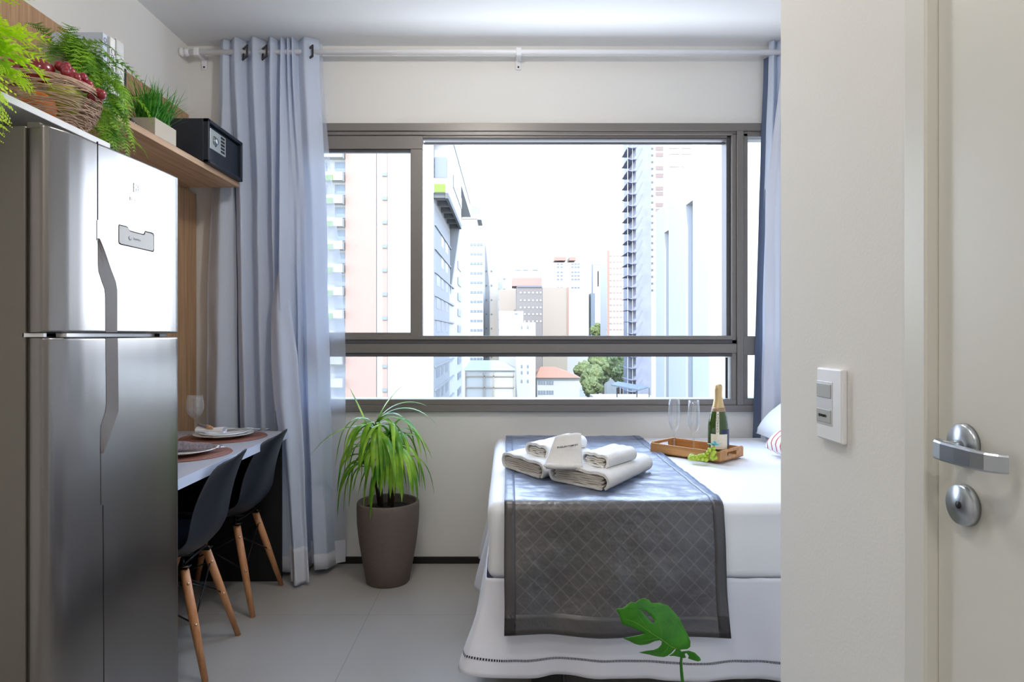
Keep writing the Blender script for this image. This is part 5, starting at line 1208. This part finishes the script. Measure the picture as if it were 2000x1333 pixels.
b = MB(); b.add([(PX(x, 150)-r.location[0], dy, PZ(y, 150)-GZ) for x, y, dy in ((1188, 750, -4), (1240, 760, -4), (1274, 760, 4), (1215, 750, 6))], [(0, 1, 2, 3)]); b.build('roof', mat('blue_grey_sheet', '#6d7d90', 0.6), r, solid=0.3)
for px in (1205, 1244, 1268): b = MB(); x = PX(px, 150)-r.location[0]; b.box(x-0.12, x+0.12, -0.1, 0.1, 0, PZ(758, 150)-GZ); b.build('post', M_bgry, r)
tower('low white building beneath the canopy', 1160, 1278, 776, 158, M_bw, depth=8, name='low_building', extra=[(1195, 1270, 778, 781, M_bwin2, 'ribbon_window')])
# H: scaffolded tower
dH = 170; H = bld('tower_under_construction', 'tall tower wrapped in grey-violet netting with jutting trays', PX(1255, dH), dH+10)
M_net = mat('grey_violet_netting', '#a9abba', 0.9, noise_scale=0.4, noise_amt=0.25); M_slab = mat('slab_grey', '#a2a4bc', 0.8)
c = H.location
bpart(H, 'netting', M_net, PX(1242, dH), PX(1272, dH), dH, dH+18, GZ, PZ(200, dH))
bpart(H, 'frame', M_bw, PX(1272, dH), PX(1352, dH), dH+0.2, dH+18, GZ, PZ(200, dH))
b = MB(); xw0, xw1 = PX(1226, dH)-c[0], PX(1243, dH)-c[0]; b.add([(xw0, -10, 0), (xw1, -10, 0), (xw1, -10, -0.25), (xw1+1.6, -10, 3.0), (xw0+1.2, -10, -0.25), (xw0, 0, 0), (xw1+1.6, 0, 3.0), (xw1, 0, 0)], [(4, 2, 3), (0, 1, 7, 5), (4, 3, 6), (0, 4, 2, 1), (1, 3, 6, 7)])
p0 = None
for k in range(26):
    y_ = 288+22.7*k
    if p0 is None: p0 = b.build('safety_tray', M_slab, H, recalc=False); o = p0
    else: o = p0.copy(); COL.objects.link(o); o.parent = H
    o.location = (0, -0.1, PZ(y_, dH)-GZ)
for px in (1226.5, 1236): bpart(H, 'scaffold_pole', M_bw, PX(px, dH)-0.06, PX(px, dH)+0.06, dH+0.3, dH+0.5, GZ, PZ(240, dH))
win_grid(H, 'window', mat('brick_infill', '#a58f86', 0.9), [PX(1288.5, dH)], [PZ(y, dH) for y in (290, 302, 328, 343, 368, 378, 400, 411)], dH+0.2, 1.9, 1.0)
win_grid(H, 'window', bpart(H, 'ledge', M_bw, PX(1284, dH), PX(1296, dH), dH-0.3, dH+0.2, PZ(356, dH), PZ(352, dH)).data.materials[0] if False else bpart(H, 'brick_panel', M_bpink, PX(1282, dH), PX(1297, dH), dH, dH+0.2, PZ(340, dH), PZ(334, dH)).data.materials[0], [PX(1317, dH), PX(1341, dH)], [PZ(y, dH) for y in (288, 299, 324)], dH+0.2, 2.4, 0.6)
win_grid(H, 'small_window', M_bgry, [PX(1273.5, dH)], [PZ(290+13.2*k, dH) for k in range(22)], dH+0.2, 0.7, 0.5)
# I: near white building on the right, long facade along our view direction
XI = 18.5; I = bld('apartment_building', 'close white building with grey and yellow vertical recesses, right in the view', XI+5, 70)
M_bwh = mat('bright_white_panel', '#dfe2e8', 0.8)
def iy(px): return XI*F/(px-CX)
bpart(I, 'front_wall', M_bw, XI, PX(1700, 60), 59.9, 60.2, GZ, 30.0)
bpart(I, 'wall', M_bwh, XI, XI+14, 60.2, iy(1353), GZ, 18.8)
I.location
bpart(I, 'wall', M_bwh, XI, XI+14, iy(1340), iy(1306), GZ, 18.8)
bpart(I, 'wall', M_bwh, XI, XI+14, iy(1298), iy(1281), GZ, 16.5)
bpart(I, 'recess', mat('blue_grey_recess', '#9fb0bc', 0.8), XI+0.6, XI+14, iy(1353), iy(1340), GZ, 14.6)
bpart(I, 'recess', mat('yellow_recess', '#e0cf8d', 0.8), XI+0.6, XI+14, iy(1306), iy(1298), GZ, 13.2)
bpart(I, 'recess_head', M_bw, XI-0.05, XI+14, iy(1353), iy(1340), 14.6, 18.2); bpart(I, 'recess_head', M_bw, XI-0.05, XI+14, iy(1306), iy(1298), 13.2, 16.2)
for k in range(14): bpart(I, 'facade_joint', M_bcon, PX(1386, 60), PX(1600, 60), 59.97, 60, PZ(303+33*k, 60)-0.03, PZ(303+33*k, 60))
# trees
M_tree = leafmat('tree_crown', '#74904c', '#c3cf84', 2.2, 0.2, 0.8)
def tree(px, y, d, r_, label, seed):
    x = PX(px, d); z = PZ(y, d); o = empty('tree', (x, d, GZ), label, 'tree', 'trees among the houses')
    b1 = MB(); R = random.Random(seed)
    for k in range(9):
        a = R.uniform(0, 2*PI); rr = R.uniform(0, r_*0.7); cc = (rr*math.cos(a), rr*math.sin(a)*0.6, z-GZ+R.uniform(-r_*0.5, r_*0.5)); rad = r_*R.uniform(0.35, 0.6)
        rows_ = []
        for i in range(21):
            rows_.append([])
            for j in range(36):
                t1, t2 = PI*i/20, 2*PI*j/36; v = Vector((math.sin(t1)*math.cos(t2), math.sin(t1)*math.sin(t2), math.cos(t1))); q = rad*(1+0.35*nz(v.x*2.5+k, v.y*2.5, v.z*2.5+seed)+0.30*nz(v.x*9+k, v.y*9, v.z*9))
                rows_[-1].append(Vector(cc)+v*q)
        b1.grid(rows_, True, True)
    b1.build('crown', M_tree, o)
    b1 = MB(); b1.tube([(0, 0, 0), (0.2, 0, z-GZ)], [0.5, 0.25], 8); b1.build('trunk', M_cane, o)
for i, (px, y, d, r_, lab) in enumerate(((1148, 728, 215, 4.2, 'tree just right of the orange-roofed house'), (1163, 740, 205, 4.5, 'rounder tree in front of the first one by the house'), (1152, 757, 198, 3.2, 'low bush-like tree at the lower edge by the house'), (1178, 715, 243, 5.5, 'pale tree between house and netted tower'), (1208, 712, 225, 5.5, 'tree left of the netted tower'), (1214, 728, 205, 3.4, 'small tree at the foot of the netted tower'), (1165, 645, 285, 3.5, 'tree at the foot of the slender glass tower'))):
    tree(px, y, d, r_, lab, i+2)
